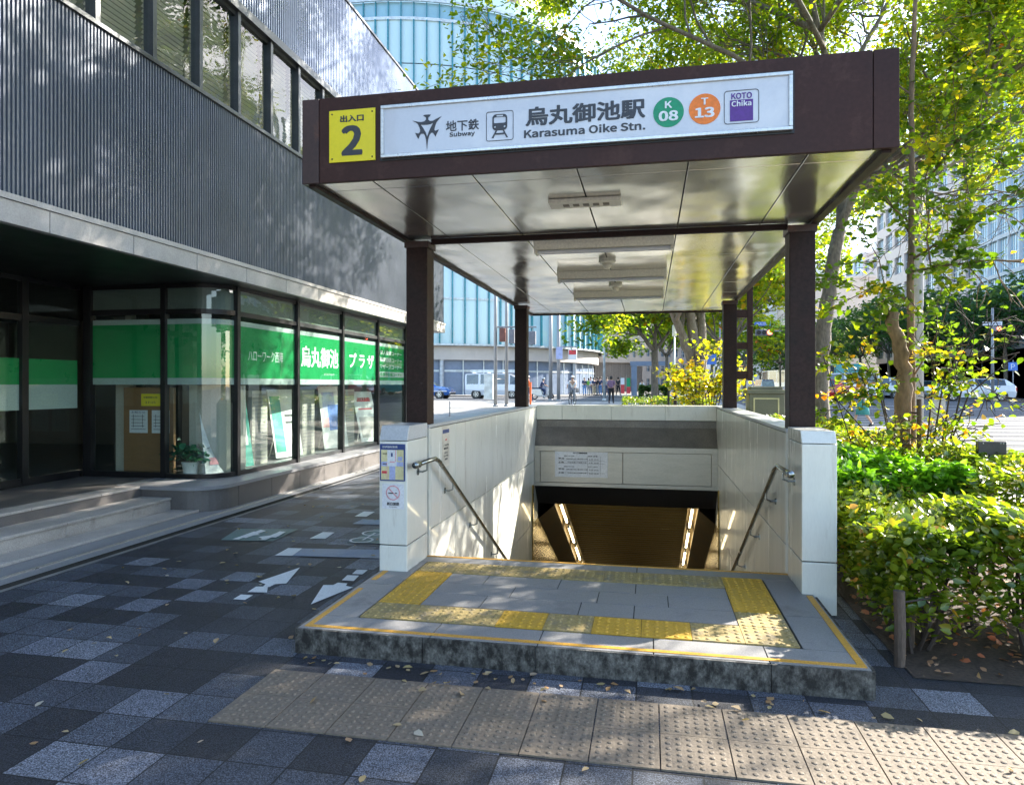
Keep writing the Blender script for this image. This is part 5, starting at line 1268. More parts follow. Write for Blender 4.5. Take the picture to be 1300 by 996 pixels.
# ================================================================ street furniture
M_pole = pm('grey_steel_pole', (.3,.3,.31), rough=.5, metal=.3, var=.1)
M_concp = pm('concrete_pole', (.36,.35,.34), rough=.8, var=.1, scale=4)
def pole(name, label, u, t_, h, r, mat=M_pole, cat='pole', group=None):
    p = ont(u, 488, t_); z = gz(p.y); t = thing(name, label, cat, (p.x, p.y, z), group=group)
    m = MB(); m.tube([(p.x, p.y, z), (p.x, p.y, z+h*.5), (p.x, p.y, z+h)], [r, r*.95, r*.8], 12); obj('shaft', m, mat, t, smooth=True)
    m = MB(); m.lathe((p.x, p.y, z), [(r*1.5, 0), (r*1.5, .06), (r, .12)], 12); obj('base', m, mat, t); return t, p, z
def sigbox(par, p, w, h, d, mat, name='signal_head'):
    m = MB(); m.box(p.x-w/2, p.y-d/2, p.z-h/2, p.x+w/2, p.y+d/2, p.z+h/2); return obj(name, m, mat, par, bevel=.03)
M_sigb = pm('brown_signal_back', (.2,.07,.05), rough=.5); M_sigg = pm('grey_signal_back', (.2,.2,.23), rough=.5)
t, p, z = pole('signal_pole', 'grey signal pole left of the canopy rear post, with cabinet', 629, 38, 10, .1)
c = ont(619.5, 491, 37.8); m = MB(); m.box(c.x-.2, c.y-.15, c.z-.68, c.x+.3, c.y+.15, c.z+.72); obj('control_cabinet', m, M_palem, t, bevel=.02)
a = ont(629, 415, 38); b = ont(681, 415, 38); m = MB(); m.tube([a, b], .045, 8); obj('arm', m, M_pole, t)
for u, v, w, h, mt in ((638, 425, .32, .75, M_sigb), (650, 427, .3, .8, M_sigg), (676, 429, .38, .75, M_sigg)):
    q = ont(u, v, 38); m = sigbox(t, q, w, h, .25, mt); r = MB(); r.tube([q, V3((q.x, q.y, a.z))], .02, 6); obj('hanger', r, M_pole, t)
t2, p, z = pole('sign_pole', 'second grey pole just right of the signal pole', 643, 38.5, 10, .1)
a, b = ont(629, 481, 38), ont(643, 481, 38.5); m = MB(); m.tube([a, b], .03, 6); obj('brace', m, M_pole, t2)
t, p, z = pole('street_pole', 'tall grey pole carrying a blue sign before the curved glass block', 709, 46, 7, .12)
q = ont(710, 448, 45.8); m = MB(); m.box(q.x-.22, q.y-.03, q.z-.4, q.x+.22, q.y, q.z+.4); obj('blue_sign', m, M_lilac, t)
a, b = ont(709, 440, 46), ont(731, 440, 46); m = MB(); m.tube([a, b], .04, 6); obj('arm', m, M_pole, t)
q = ont(727, 450, 46); m = MB(); m.box(q.x-.28, q.y-.1, q.z-.35, q.x+.28, q.y+.1, q.z+.38); s_ = obj('hanging_sign', m, M_paper, t, bevel=.03); m = MB(); m.box(q.x-.24, q.y-.11, q.z+.0, q.x+.24, q.y-.1, q.z+.3); obj('red_field', m, M_red, s_)
pole('street_pole', 'slimmer grey pole left of the pole with the blue sign', 699, 47, 8.5, .13)
pole('street_pole', 'white lamp pole between the glass block and the concrete office', 767, 48, 9, .09, M_palem)
t, p, z = pole('park_lamp', 'slim lamp post with white cylinder head under the plaza trees', 856, 25, 3.2, .035, M_palem, 'lamp')
m = MB(); m.lathe((p.x, p.y, z+3.15), [(.06, 0), (.075, .02), (.075, .38), (.05, .42)], 14); obj('lamp_head', m, M_paper, t, smooth=True)
t, p, z = pole('road_sign_pole', 'grey pole with two round red-rimmed signs and a blue sign', 914, 44, 6.0, .06)
for v in (433, 442.5):
    q = ont(915, v, 43.8); m = MB(); m.lathe((q.x, q.y, q.z), [(.22, 0), (.22, -.02)], 20, 'y'); d = obj('round_sign', m, M_red, t)
    m = MB(); m.lathe((q.x, q.y-.021, q.z), [(.16, 0), (.16, -.004)], 20, 'y'); obj('sign_face', m, M_paper, d); m = MB(); m.lathe((q.x, q.y-.027, q.z), [(.10, 0), (.10, -.004)], 16, 'y'); obj('sign_centre', m, M_blue, d)
q = ont(903, 456, 43); m = MB(); m.box(q.x-.3, q.y, q.z-.32, q.x+.3, q.y+.03, q.z+.32); obj('blue_sign', m, M_blue, t)
t, p, z = pole('traffic_light', 'traffic light pole with arm and horizontal head showing red beyond the right canopy posts', 1013, 40, 5.6, .1, cat='traffic light')
a, b = ont(1013, 420, 40), ont(961, 420, 40); m = MB(); m.tube([a, b], .04, 8); obj('arm', m, M_pole, t)
q = ont(970, 422, 39.8); hd = sigbox(t, q, .95, .36, .2, M_sigg)
for k, (dx, mt) in enumerate(((-.3, M_black), (0, M_black), (.3, pm('lit_red_signal', (.8,.1,.05), emit=(1, .12, .05), estr=4)))):
    m = MB(); m.lathe((q.x+dx, q.y-.1, q.z), [(.13, 0), (.13, -.03)], 16, 'y'); obj('lens', m, mt, hd)
q = ont(968, 411, 39.8); m = MB(); m.box(q.x-.45, q.y, q.z-.12, q.x+.45, q.y+.03, q.z+.12); obj('street_sign', m, M_blue, t); text('烏丸御池', (q.x, q.y-.002, q.z), .7, .15, '-y', M_signlet, t)
t, p, z = pole('street_light', 'thick grey street light column behind the slim tree', 1166, 19, 10, .13, M_concp, 'street light')
q = V3((p.x, p.y, z+10)); m = MB(); m.tube([q, q+V3((.5, .1, .25)), q+V3((1.8, .3, .3))], .05, 8); obj('arm', m, M_concp, t)
t, p, z = pole('signboard_pole', 'pole with white place-name plate and red light at the far side of the crossing', 1260, 44, 6, .09, cat='sign')
q = ont(1260, 410.5, 43.8); m = MB(); m.box(q.x-.55, q.y, q.z-.12, q.x+.55, q.y+.03, q.z+.12); s_ = obj('name_plate', m, M_paper, t); text('御池通東洞院', (q.x, q.y-.002, q.z), .95, .15, '-y', M_navy, s_)
q = ont(1265, 417, 43.8); m = MB(); m.box(q.x-.35, q.y, q.z-.16, q.x+.35, q.y+.15, q.z+.16); s_ = obj('signal_head', m, M_sigg, t, bevel=.03); m = MB(); m.lathe((q.x+.15, q.y-.001, q.z), [(.12, 0), (.12, -.03)], 14, 'y'); obj('lens', m, MATS['lit_red_signal'], s_)
t, p, z = pole('parking_sign', 'blue square parking sign on a thin pole at the far right', 1286, 50, 2.9, .04, cat='sign')
q = ont(1286, 465, 49.8); m = MB(); m.box(q.x-.3, q.y, q.z-.3, q.x+.3, q.y+.03, q.z+.3); s_ = obj('sign_face', m, M_blue, t); text('P', (q.x, q.y-.002, q.z), .25, .38, '-y', M_signlet, s_)
for u, t_, h, r, lab in ((571, 27, .75, .03, 'thin grey bollard on the pale plaza left of the stair wall'), (1003.5, 19, .85, .07, 'round grey bollard beside the green utility cabinet'), (1046, 22, .8, .07, 'round grey bollard seen between the canopy post and zelkova')):
    pole('bollard', lab, u, t_, h, r, cat='bollard')
# utility cabinet
p = ont(971, 520, 13.6); t = thing('utility_cabinet', 'olive grey steel utility cabinet with panelled door behind the right stair wall', 'cabinet', (p.x, p.y, 0))
M_ol = pm('olive_cabinet_paint', (.17,.17,.12), rough=.5, var=.15, scale=3)
m = MB(); m.box(p.x-.33, p.y-.25, .03, p.x+.33, p.y+.25, 1.42); obj('body', m, M_ol, t, bevel=.01)
m = MB(); m.box(p.x-.37, p.y-.29, 1.42, p.x+.37, p.y+.29, 1.5); m.box(p.x-.3, p.y-.2, 1.5, p.x+.3, p.y+.2, 1.56); obj('lid', m, M_ol, t, bevel=.01)
m = MB(); 
for a, b2, c_, d in ((-.25, -.225, .1, 1.34), (.2, .225, .1, 1.34), (-.225, .2, 1.315, 1.34), (-.225, .2, .1, .125)): m.box(p.x+a, p.y-.265, c_, p.x+b2, p.y-.25, d)
obj('door_frame', m, M_cream, t); m = MB(); m.box(p.x+.12, p.y-.28, .7, p.x+.14, p.y-.265, .82); obj('handle', m, M_black, t)
# bracket ladder on the rear right canopy post
m = MB(); m.box(1.40, 10.55, 1.66, 1.48, 10.62, 3.05)
for z0, z1 in ((1.68, 1.80), (2.12, 2.22), (2.58, 2.70)): m.box(1.2515, 10.56, z0, 1.40, 10.61, z1)
obj('side_bracket', m, M_brown, shelter, bevel=.004)
# vine trailing between the posts
g = np.random.default_rng(14); t = thing('vine', 'leafy vine tendril hanging between the right canopy posts', 'vine', ont(950, 411, 10)); 
vp = [ont(u, v, tt) for u, v, tt in ((949, 410, 10.4), (962, 414, 9.8), (975, 414, 9.2), (988, 417, 8.6), (1000, 424, 8), (1006, 436, 7.6))]
m = MB(); m.tube(vp, .004, 5); obj('stem', m, M_twig, t)
P, T = twig_leaves([[vp[i], vp[i+1], vp[i+1], vp[i+1]] for i in range(5)], 7, .03, g, .1, .1); leaf_object('foliage', P, .085, T, M_lm, t, flat=.8, asp=.45, seed=4)
# concrete marker post, info boards
p = onz(1190, 566, .02); t = thing('concrete_post', 'square weathered concrete post behind the hedge right of the slim tree', 'post', (p.x, p.y, 0)); m = MB(); m.box(p.x-.15, p.y-.12, 0, p.x+.15, p.y+.12, 1.22); obj('shaft', m, M_conc, t, bevel=.02); m = MB(); m.prism([(p.x-.15, p.y-.12, 1.222), (p.x+.15, p.y-.12, 1.222), (p.x+.12, p.y-.09, 1.25), (p.x-.12, p.y-.09, 1.25)], (0, .2, 0)); obj('cap', m, M_conc, t)
p = ont(1167, 560, 7.15); t = thing('support_stake', 'grey support stake beside the slim tree trunk', 'stake', (p.x, p.y, 0)); m = MB(); m.tube([(p.x, p.y, 0), (p.x, p.y, 1.45)], .024, 8); obj('post', m, MATS['weathered_wood'], t); m = MB(); m.tube([(p.x, p.y, 1.3), (p.x-.12, p.y+.1, 1.32)], .012, 6); obj('tie', m, M_twig, t)
def infoboard(u0, u1, v0, v1, t_, lab, mat, frame):
    a, b = ont(u0, v0, t_), ont(u1, v0, t_); z1 = a.z; z0 = ont(u0, v1, t_).z; z = gz(a.y); c = (a+b)/2
    t = thing('information_board', lab, 'sign board', (c.x, c.y, z)); m = MB(); m.box(a.x, c.y, z0, b.x, c.y+.05, z1); bo = obj('panel', m, mat, t, bevel=.01)
    m = MB(); m.box(a.x-.05, c.y-.01, z, a.x, c.y+.06, z1+.05); obj('leg', m, frame, t); m = MB(); m.box(b.x, c.y-.01, z, b.x+.05, c.y+.06, z1+.05); obj('leg', m, frame, t)
    return t, bo, c, z0, z1, b.x-a.x
t, bo, c, z0, z1, w = infoboard(859, 878, 474, 506, 19, 'pale information board under the large plaza tree', M_palem, M_brown)
m = MB(); m.box(c.x-w*.3, c.y-.004, z1-.16, c.x+w*.3, c.y, z1-.06); obj('heading', m, M_paper, bo)
t, bo, c, z0, z1, w = infoboard(850, 855, 473, 488, 18, 'narrow black framed board with green notice left of the pale board', M_paper, M_black)
m = MB(); m.box(c.x-w*.2, c.y-.004, z0+.06, c.x+w*.3, c.y, z0+.2); obj('green_print', m, M_green, bo)
for u, mt, mt2, lab in ((792, M_paper, M_red, 'white and red banner standing on the far pavement'), (799.5, M_green, M_red, 'green and red banner right of the white one')):
    p = ont(u, 488, 62); z = .6; t = thing('banner', lab, 'banner', (p.x, p.y, z)); m = MB(); m.tube([(p.x-.3, p.y, z), (p.x-.3, p.y, z+1.9)], .02, 6); obj('pole', m, M_pole, t)
    m = MB(); m.box(p.x-.28, p.y, z+.2, p.x+.05, p.y+.01, z+1.0 if mt2 is M_red and u < 795 else z+.8); obj('lower_cloth', m, mt2, t); m = MB(); m.box(p.x-.28, p.y, z+.8 if u > 795 else z+1.0, p.x+.05, p.y+.01, z+1.6); obj('upper_cloth', m, mt, t)

# ================================================================ plaza and avenue trees
def T_(label, B_, limbs, seed, n, size, **k): return street_tree(label, B_, limbs, seed, n, size, **k)
bD = onz(884, 500, 0); bD = ont(884, 488, 22); bD.z = gz(bD.y)
fD = ont(886, 455, 22)
LD = [([bD, ont(882, 490, 22), fD], .36, .30, 0), ([fD-V3((.1, 0, .2)), ont(868, 430, 22), ont(855, 398, 21.8), ont(820, 330, 21), ont(780, 250, 20)], .17, .06, 6),
      ([fD, ont(879, 420, 22), ont(876, 395, 22), ont(870, 320, 22), ont(860, 200, 22.4)], .19, .07, 7), ([fD+V3((.12, 0, -.1)), ont(891, 425, 22), ont(890, 395, 22.2), ont(915, 310, 23), ont(950, 220, 24)], .19, .07, 7),
      ([ont(876, 395, 22), ont(800, 300, 24), ont(740, 250, 26)], .1, .05, 5), ([ont(890, 395, 22), ont(960, 330, 21), ont(1010, 280, 20)], .1, .05, 5), ([ont(860, 400, 21.9), ont(820, 360, 24), ont(780, 330, 26)], .1, .05, 5)]
T_('thick forked zelkova with mossy trunk straight ahead beyond the stairs', bD, LD, 61, 26000, .17, sg=.25, depth=2, mu=.33, ln=1.8)
bE = ont(832, 488, 35); bE.z = gz(bE.y)
LE = [([bE, ont(831, 470, 35), ont(831, 445, 35)], .2, .17, 0), ([ont(831, 446, 35), ont(815, 425, 35), ont(790, 400, 34.5), ont(765, 370, 34)], .12, .04, 6), ([ont(831, 446, 35), ont(832, 410, 35), ont(834, 350, 35)], .12, .05, 6), ([ont(831, 446, 35), ont(850, 420, 35.5), ont(870, 390, 36)], .1, .04, 5), ([ont(815, 425, 35), ont(800, 424, 34.5), ont(785, 421, 34)], .05, .02, 4)]
T_('spreading zelkova left of the thick forked tree in the plaza', bE, LE, 62, 11000, .26, sg=.4, depth=2, mu=.28, ln=1.6)
g1 = np.random.default_rng(6)
for u, t_, h, n, mu, lab in ((846, 52, 3.5, 3500, .3, 'small dark green tree far behind the spreading zelkova'), (922, 33, 3.2, 5000, .48, 'yellowing tree right of the thick forked trunk'), (945, 60, 3.5, 3500, .5, 'yellow green tree further down the avenue beside the rear post'),
                             (903, 75, 4.5, 3500, .4, 'tall avenue tree far behind the blue sign'), (965, 105, 3.0, 3000, .15, 'dark green avenue tree below the traffic light'), (990, 88, 4.0, 4000, .12, 'bushy dark avenue tree between the right canopy posts')):
    p = ont(u, 488, t_); p.z = gz(p.y); T_(lab, p, simple_limbs(p, h, .14, 5, g1, 1.1*max(1, t_/60)), int(u), n, .2+.0035*t_, sg=.35, depth=2, mu=mu, ln=1.6*max(1, t_/60), mat=M_ld if mu < .3 else M_ly if mu > .52 else M_lz)
for k, (x, y, h, mu, lab) in enumerate(((31.2, 61, 4.2, .2, 'dark green street tree at the far right edge'), (27.8, 61.5, 4.3, .25, 'dark street tree in front of the glass tower'), (24.8, 63, 4.4, .12, 'large dark street tree behind the white place-name plate'), (24.6, 70, 4.6, .2, 'dark street tree left of the place-name plate'),
     (24.4, 78, 4.6, .35, 'street tree turning olive below the precast office'), (24.2, 87, 4.6, .4, 'olive street tree beyond the slim tree'), (24, 97, 4.6, .5, 'reddish street tree below the louvred office'), (23.8, 108, 4.6, .3, 'green street tree below the white office'), (22, 122, 4.6, .2, 'farthest street tree on the right pavement'))):
    p = V3((x, y, .5)); T_(lab, p, simple_limbs(p, h, .16, 6, g1, 1.5), 80+k, 4200, .42, sg=.42, depth=2, mu=mu, ln=2.0, mat=M_ld)
# low hedges in the plaza
for (u0, u1, t_, dy, h, lab, mt) in ((790, 905, 21.5, 1.6, 1.0, 'clipped sunny hedge just beyond the stair end wall', M_lh), (812, 848, 36, 1.5, 1.1, 'dark clipped hedge further into the plaza', M_ld), (1278, 1330, 56, 1.5, .9, 'green hedge behind the white car', M_ld)):
    a, b = ont(u0, 488, t_), ont(u1, 488, t_); z = gz(a.y)
    hh = lambda x, y, z=z, h=h: z+h+.06*math.sin(x*4+y*3)
    hedge(lab, (a.x, b.x, a.y, a.y+dy, hh), int(u0), 3500, .07 if t_ < 30 else .14, mt, mu=.55 if t_ < 30 else .3, name='clipped_hedge', low=z+.1)
# young tree with big yellow leaves right behind the end wall
p = V3((1.15, 14.2, .03)); L_Y = []
g2 = np.random.default_rng(9)
for k in range(13):
    u = 850+k*8; v = 440+g2.uniform(0, 45); L_Y.append(([p+V3((.1*math.sin(k), 0, 0)), ont(885+(u-885)*.5, 500, 13.9), ont(u, v, 13.4+g2.uniform(-.6, .8))], .014, .005, 4))
branchy('young maple-leaved shrub with bright yellow leaves just beyond the stair end wall', p, L_Y, 91, 0, 8, .09, .10, .3, M_ly, M_twig, 'yellow_shrub', sd=.25, ln=.4, depth=1, cat='shrub', asp=.48)

# ================================================================ vehicles
M_tyre = pm('tyre_rubber', (.015,.015,.016), rough=.8); M_rim = pm('alloy_rim', (.45,.46,.48), rough=.3, metal=.9)
M_cwin = pm('car_window_glass', (.02,.035,.05), rough=.05, spec=1, coat=.6); M_tail = pm('tail_lamp_red', (.5,.02,.02), rough=.2); M_head = pm('headlamp_clear', (.6,.62,.65), rough=.1); M_plas = pm('black_plastic', (.02,.02,.022), rough=.5)
def car(name, label, p, rz, st, wb, wr, paint, cat='car', rack=False, cab=None, band=None):
    """st: stations (x, sill, belt, roof, halfwidth, roofhalf); cab: (first, last) station index of the glasshouse"""
    t = thing(name, label, cat, (0, 0, 0)); c0, c1 = cab
    def ringp(s): x, zs, zb, zr, hw, rh = s; return [(x, -hw*.92, zs), (x, -hw, (zs+zb)/2), (x, -hw*.97, zb), (x, -rh, zr), (x, rh, zr), (x, hw*.97, zb), (x, hw, (zs+zb)/2), (x, hw*.92, zs)]
    b = MB(); wn = MB(); rings = [ringp(s) for s in st]
    for i in range(len(st)-1):
        for k in range(8):
            k2 = (k+1) % 8; q = [rings[i][k], rings[i+1][k], rings[i+1][k2], rings[i][k2]]
            b.face(q)
            if c0 <= i < c1 and k in (2, 4):   # side glass, inset panel proud of the body
                A, B_, C_, D_ = [V3(a) for a in q]; cen = (A+B_+C_+D_)/4; n_ = (B_-A).cross(D_-A).normalized()
                if n_.y*cen.y < 0: n_ = -n_
                if min((A-D_).length, (B_-C_).length) < .12: continue
                wn.face([cen+(v-cen)*V3((1, 1, 1)).x*.86+n_*.006 for v in (A, B_, C_, D_)])
    for i in (c0-1, c1):       # windscreen and rear window
        if 0 <= i < len(st)-1:
            A, B_, C_, D_ = [V3(v) for v in (rings[i][3], rings[i+1][3], rings[i+1][4], rings[i][4])]; cen = (A+B_+C_+D_)/4; n_ = (B_-A).cross(D_-A).normalized()
            if n_.z < 0: n_ = -n_
            wn.face([cen+(v-cen)*.88+n_*.008 for v in (A, B_, C_, D_)])
    b.face(rings[0]); b.face(list(reversed(rings[-1])))
    bo = obj('body', b, paint, t, bevel=.03); obj('side_windows', wn, M_cwin, t)
    hw = max(s[4] for s in st); xf, xb = st[-1][0], st[0][0]
    for x in wb:
        for s in (-1, 1):
            m = MB(); m.lathe((x, s*(hw-.12)-.1, wr), [(wr*.6, 0), (wr, .02), (wr, .2), (wr*.6, .22)], 24, 'y'); w_ = obj('wheel', m, M_tyre, t)
            m = MB(); y = s*(hw+.005); m.lathe((x, y-.03, wr), [(wr*.62, 0), (wr*.62, .06)], 20, 'y'); obj('rim', m, M_rim, w_)
            m = MB()
            for k in range(5): a = 6.283*k/5; m.prism([(x+.2*wr*math.cos(a+.9), y+s*.032, wr+.2*wr*math.sin(a+.9)), (x+.58*wr*math.cos(a+.35), y+s*.032, wr+.58*wr*math.sin(a+.35)), (x+.58*wr*math.cos(a-.35), y+s*.032, wr+.58*wr*math.sin(a-.35))][::1], (0, s*.004, 0))
            obj('spoke', m, M_plas, w_)['kind'] = 'stuff'
            m = MB(); m.lathe((x, s*(hw-.045)-.03, wr+.01), [(wr*1.16, 0), (wr*1.16, .06)], 24, 'y'); obj('wheel_arch', m, M_plas, t)
    for s in (-1, 1):
        zb = st[-1][2]; m = MB(); m.box(xf-.06, s*hw*.5, zb-.22, xf+.012, s*hw*.88, zb-.08); obj('headlight', m, M_head, t, bevel=.02)
        zb = st[0][2]; m = MB(); m.box(xb-.012, s*hw*.62, zb-.28, xb+.08, s*hw*.93, zb-.04); obj('tail_light', m, M_tail, t, bevel=.02)
    m = MB(); m.box(xf-.1, -hw*.85, st[-1][1]-.02, xf+.03, hw*.85, st[-1][1]+.14); m.box(xb-.03, -hw*.85, st[0][1]-.02, xb+.1, hw*.85, st[0][1]+.14); obj('bumper', m, M_plas, t, bevel=.03)
    for s in (-1, 1): i = c1; m = MB(); x = st[c1][0]; m.box(x-.05, s*(hw+.02), st[c1][2]+.02, x+.06, s*(hw+.16), st[c1][2]+.16); obj('mirror', m, paint, t, bevel=.02)
    if rack:
        m = MB(); zr = max(s[3] for s in st)
        for x in (-1.8, -.6, .6, 1.6): m.box(x, -.7, zr+.04, x+.05, .7, zr+.09)
        for y in (-.7, -.25, .25, .66): m.box(-1.9, y, zr+.09, 1.8, y+.05, zr+.13)
        m.box(-1.9, -.7, zr+.13, 1.8, -.66, zr+.3); obj('roof_rack', m, M_palem, t)
    if band: m = MB(); m.box(xb+.1, -hw*1.003, .55, xf-.25, hw*1.003, .62); obj('stripe', m, band, t)
    t.location = (p[0], p[1], gz(p[1])); t.rotation_euler = (0, 0, rz); return t
M_cwhite = pm('white_car_paint', (.72,.73,.76), rough=.2, var=.02, coat=.8); M_cblue = pm('blue_car_paint', (.05,.14,.42), rough=.2, var=.02, coat=.8); M_csilver = pm('silver_car_paint', (.45,.48,.52), rough=.22, metal=.5, coat=.8); M_cteal = pm('teal_bus_paint', (.02,.38,.42), rough=.3, coat=.5); M_cred = pm('red_car_paint', (.45,.02,.02), rough=.2, coat=.8)
SUV = [(-2.3,.35,.95,.98,.80,.70), (-2.2,.28,1.02,1.12,.88,.66), (-1.75,.26,1.02,1.44,.9,.60), (-.9,.25,.99,1.50,.9,.60), (.1,.25,.95,1.47,.9,.60), (.55,.25,.93,1.30,.9,.66), (1.15,.26,.92,.97,.9,.72), (1.8,.28,.84,.88,.88,.7), (2.2,.32,.72,.75,.8,.6), (2.3,.36,.62,.64,.72,.5)]
VAN = [(-2.35,.35,1.05,1.85,.82,.72), (-2.3,.3,1.08,1.93,.85,.74), (-1.2,.28,1.08,1.97,.86,.76), (.1,.28,1.08,1.97,.86,.76), (1.2,.28,1.08,1.93,.86,.74), (1.75,.28,1.06,1.62,.86,.72), (2.15,.3,1.0,1.05,.85,.7), (2.3,.34,.9,.93,.8,.64), (2.35,.38,.7,.72,.75,.6)]
MINI = [(-1.7,.35,.95,1.5,.7,.6), (-1.65,.28,1.0,1.62,.74,.6), (-.8,.25,1.0,1.66,.75,.6), (.3,.25,.98,1.62,.75,.6), (.95,.26,.96,1.02,.75,.62), (1.5,.28,.88,.9,.73,.6), (1.68,.34,.7,.72,.66,.5)]
SED = [(-2.2,.35,.9,.93,.75,.6), (-2.1,.28,.98,1.02,.84,.64), (-1.5,.26,.98,1.1,.87,.62), (-.9,.25,.96,1.42,.87,.57), (.1,.25,.94,1.44,.87,.57), (.5,.25,.92,1.3,.87,.62), (1.1,.26,.9,.96,.87,.7), (1.9,.28,.8,.84,.84,.66), (2.2,.34,.62,.65,.74,.5)]
def at(u, t_): p = ont(u, 488, t_); return (p.x, p.y)
car('hatchback', 'white car driving left on the street behind the arching shrub', at(1233, 45.5), R(178), SUV, (-1.4, 1.4), .34, M_cwhite, cab=(2, 5))
car('passenger_van', 'white van with roof rack parked before the shuttered ground floor', at(630, 54.5), R(2), VAN, (-1.45, 1.4), .34, M_cwhite, cat='van', rack=True, cab=(1, 5))
car('patrol_car', 'blue and white car whose nose shows at the far left of the plaza', at(541, 54.5), R(0), SED, (-1.3, 1.35), .32, M_cblue, cab=(3, 5), band=M_cwhite)
car('minivan', 'white minivan in the traffic beside the zelkova trunk', at(1070, 52), R(184), VAN, (-1.45, 1.4), .34, M_cwhite, cat='van', cab=(1, 5))
car('small_car', 'silver car behind the woman in the beige jacket', at(1113, 55), R(181), MINI, (-1.1, 1.15), .29, M_csilver, cab=(1, 4))
car('small_car', 'pale silver car just left of the large white car', at(1167, 58), R(180), SED, (-1.3, 1.35), .32, M_csilver, cab=(3, 5))
car('sedan', 'red car partly hidden behind the right canopy post', at(1038, 45), R(183), SED, (-1.3, 1.35), .32, M_cred, cab=(3, 5))
car('small_van', 'small silver van far away beyond the utility cabinet', at(968, 75), R(100), MINI, (-1.1, 1.15), .29, M_csilver, cat='van', cab=(1, 4))
car('city_bus', 'teal and white bus waiting far behind the white minivan', at(1050, 66), R(100), [(-4.5,.4,1.3,2.8,1.2,1.15), (-4.4,.35,1.35,2.95,1.22,1.15), (-1.5,.35,1.35,3.0,1.22,1.15), (1.5,.35,1.35,3.0,1.22,1.15), (4.3,.35,1.35,2.95,1.22,1.15), (4.5,.4,1.3,2.7,1.18,1.1)], (-2.6, 2.8), .45, M_cteal, cat='bus', cab=(0, 5))
car('city_bus', 'white and blue bus far down the avenue between the canopy posts', at(992, 92), R(100), [(-4.5,.4,1.3,2.8,1.2,1.15), (-4.4,.35,1.35,2.95,1.22,1.15), (-1.5,.35,1.35,3.0,1.22,1.15), (1.5,.35,1.35,3.0,1.22,1.15), (4.3,.35,1.35,2.95,1.22,1.15), (4.5,.4,1.3,2.7,1.18,1.1)], (-2.6, 2.8), .45, M_cwhite, cat='bus', cab=(0, 5), band=M_cblue)

# ================================================================ people
M_skin = pm('skin', (.5,.31,.22), rough=.55, var=.03); M_hair = pm('black_hair', (.012,.01,.009), rough=.5)
def col(n, c): return pm('cloth_'+n, c, rough=.85, var=.08, scale=6)
def skin_mesh(name, vs, es, rad, mat, parent, sub=1, root=0):
    me = bpy.data.meshes.new('s'); me.from_pydata(vs, es, []); o = bpy.data.objects.new('s', me); COL.objects.link(o)
    md = o.modifiers.new('k', 'SKIN'); md.use_smooth_shade = True
    for i, r in enumerate(rad):
        sv_ = me.skin_vertices[0].data[i]; sv_.radius = (r, r) if not hasattr(r, '__len__') else r; sv_.use_root = (i == root)
    s = o.modifiers.new('s', 'SUBSURF'); s.levels = sub; s.render_levels = sub
    bpy.context.view_layer.update(); dg = bpy.context.evaluated_depsgraph_get(); m2 = bpy.data.meshes.new_from_object(o.evaluated_get(dg), depsgraph=dg)
    bpy.data.objects.remove(o); m2.name = name; m2.materials.clear(); m2.materials.append(mat)
    r = bpy.data.objects.new(name, m2); link(r, parent); return r
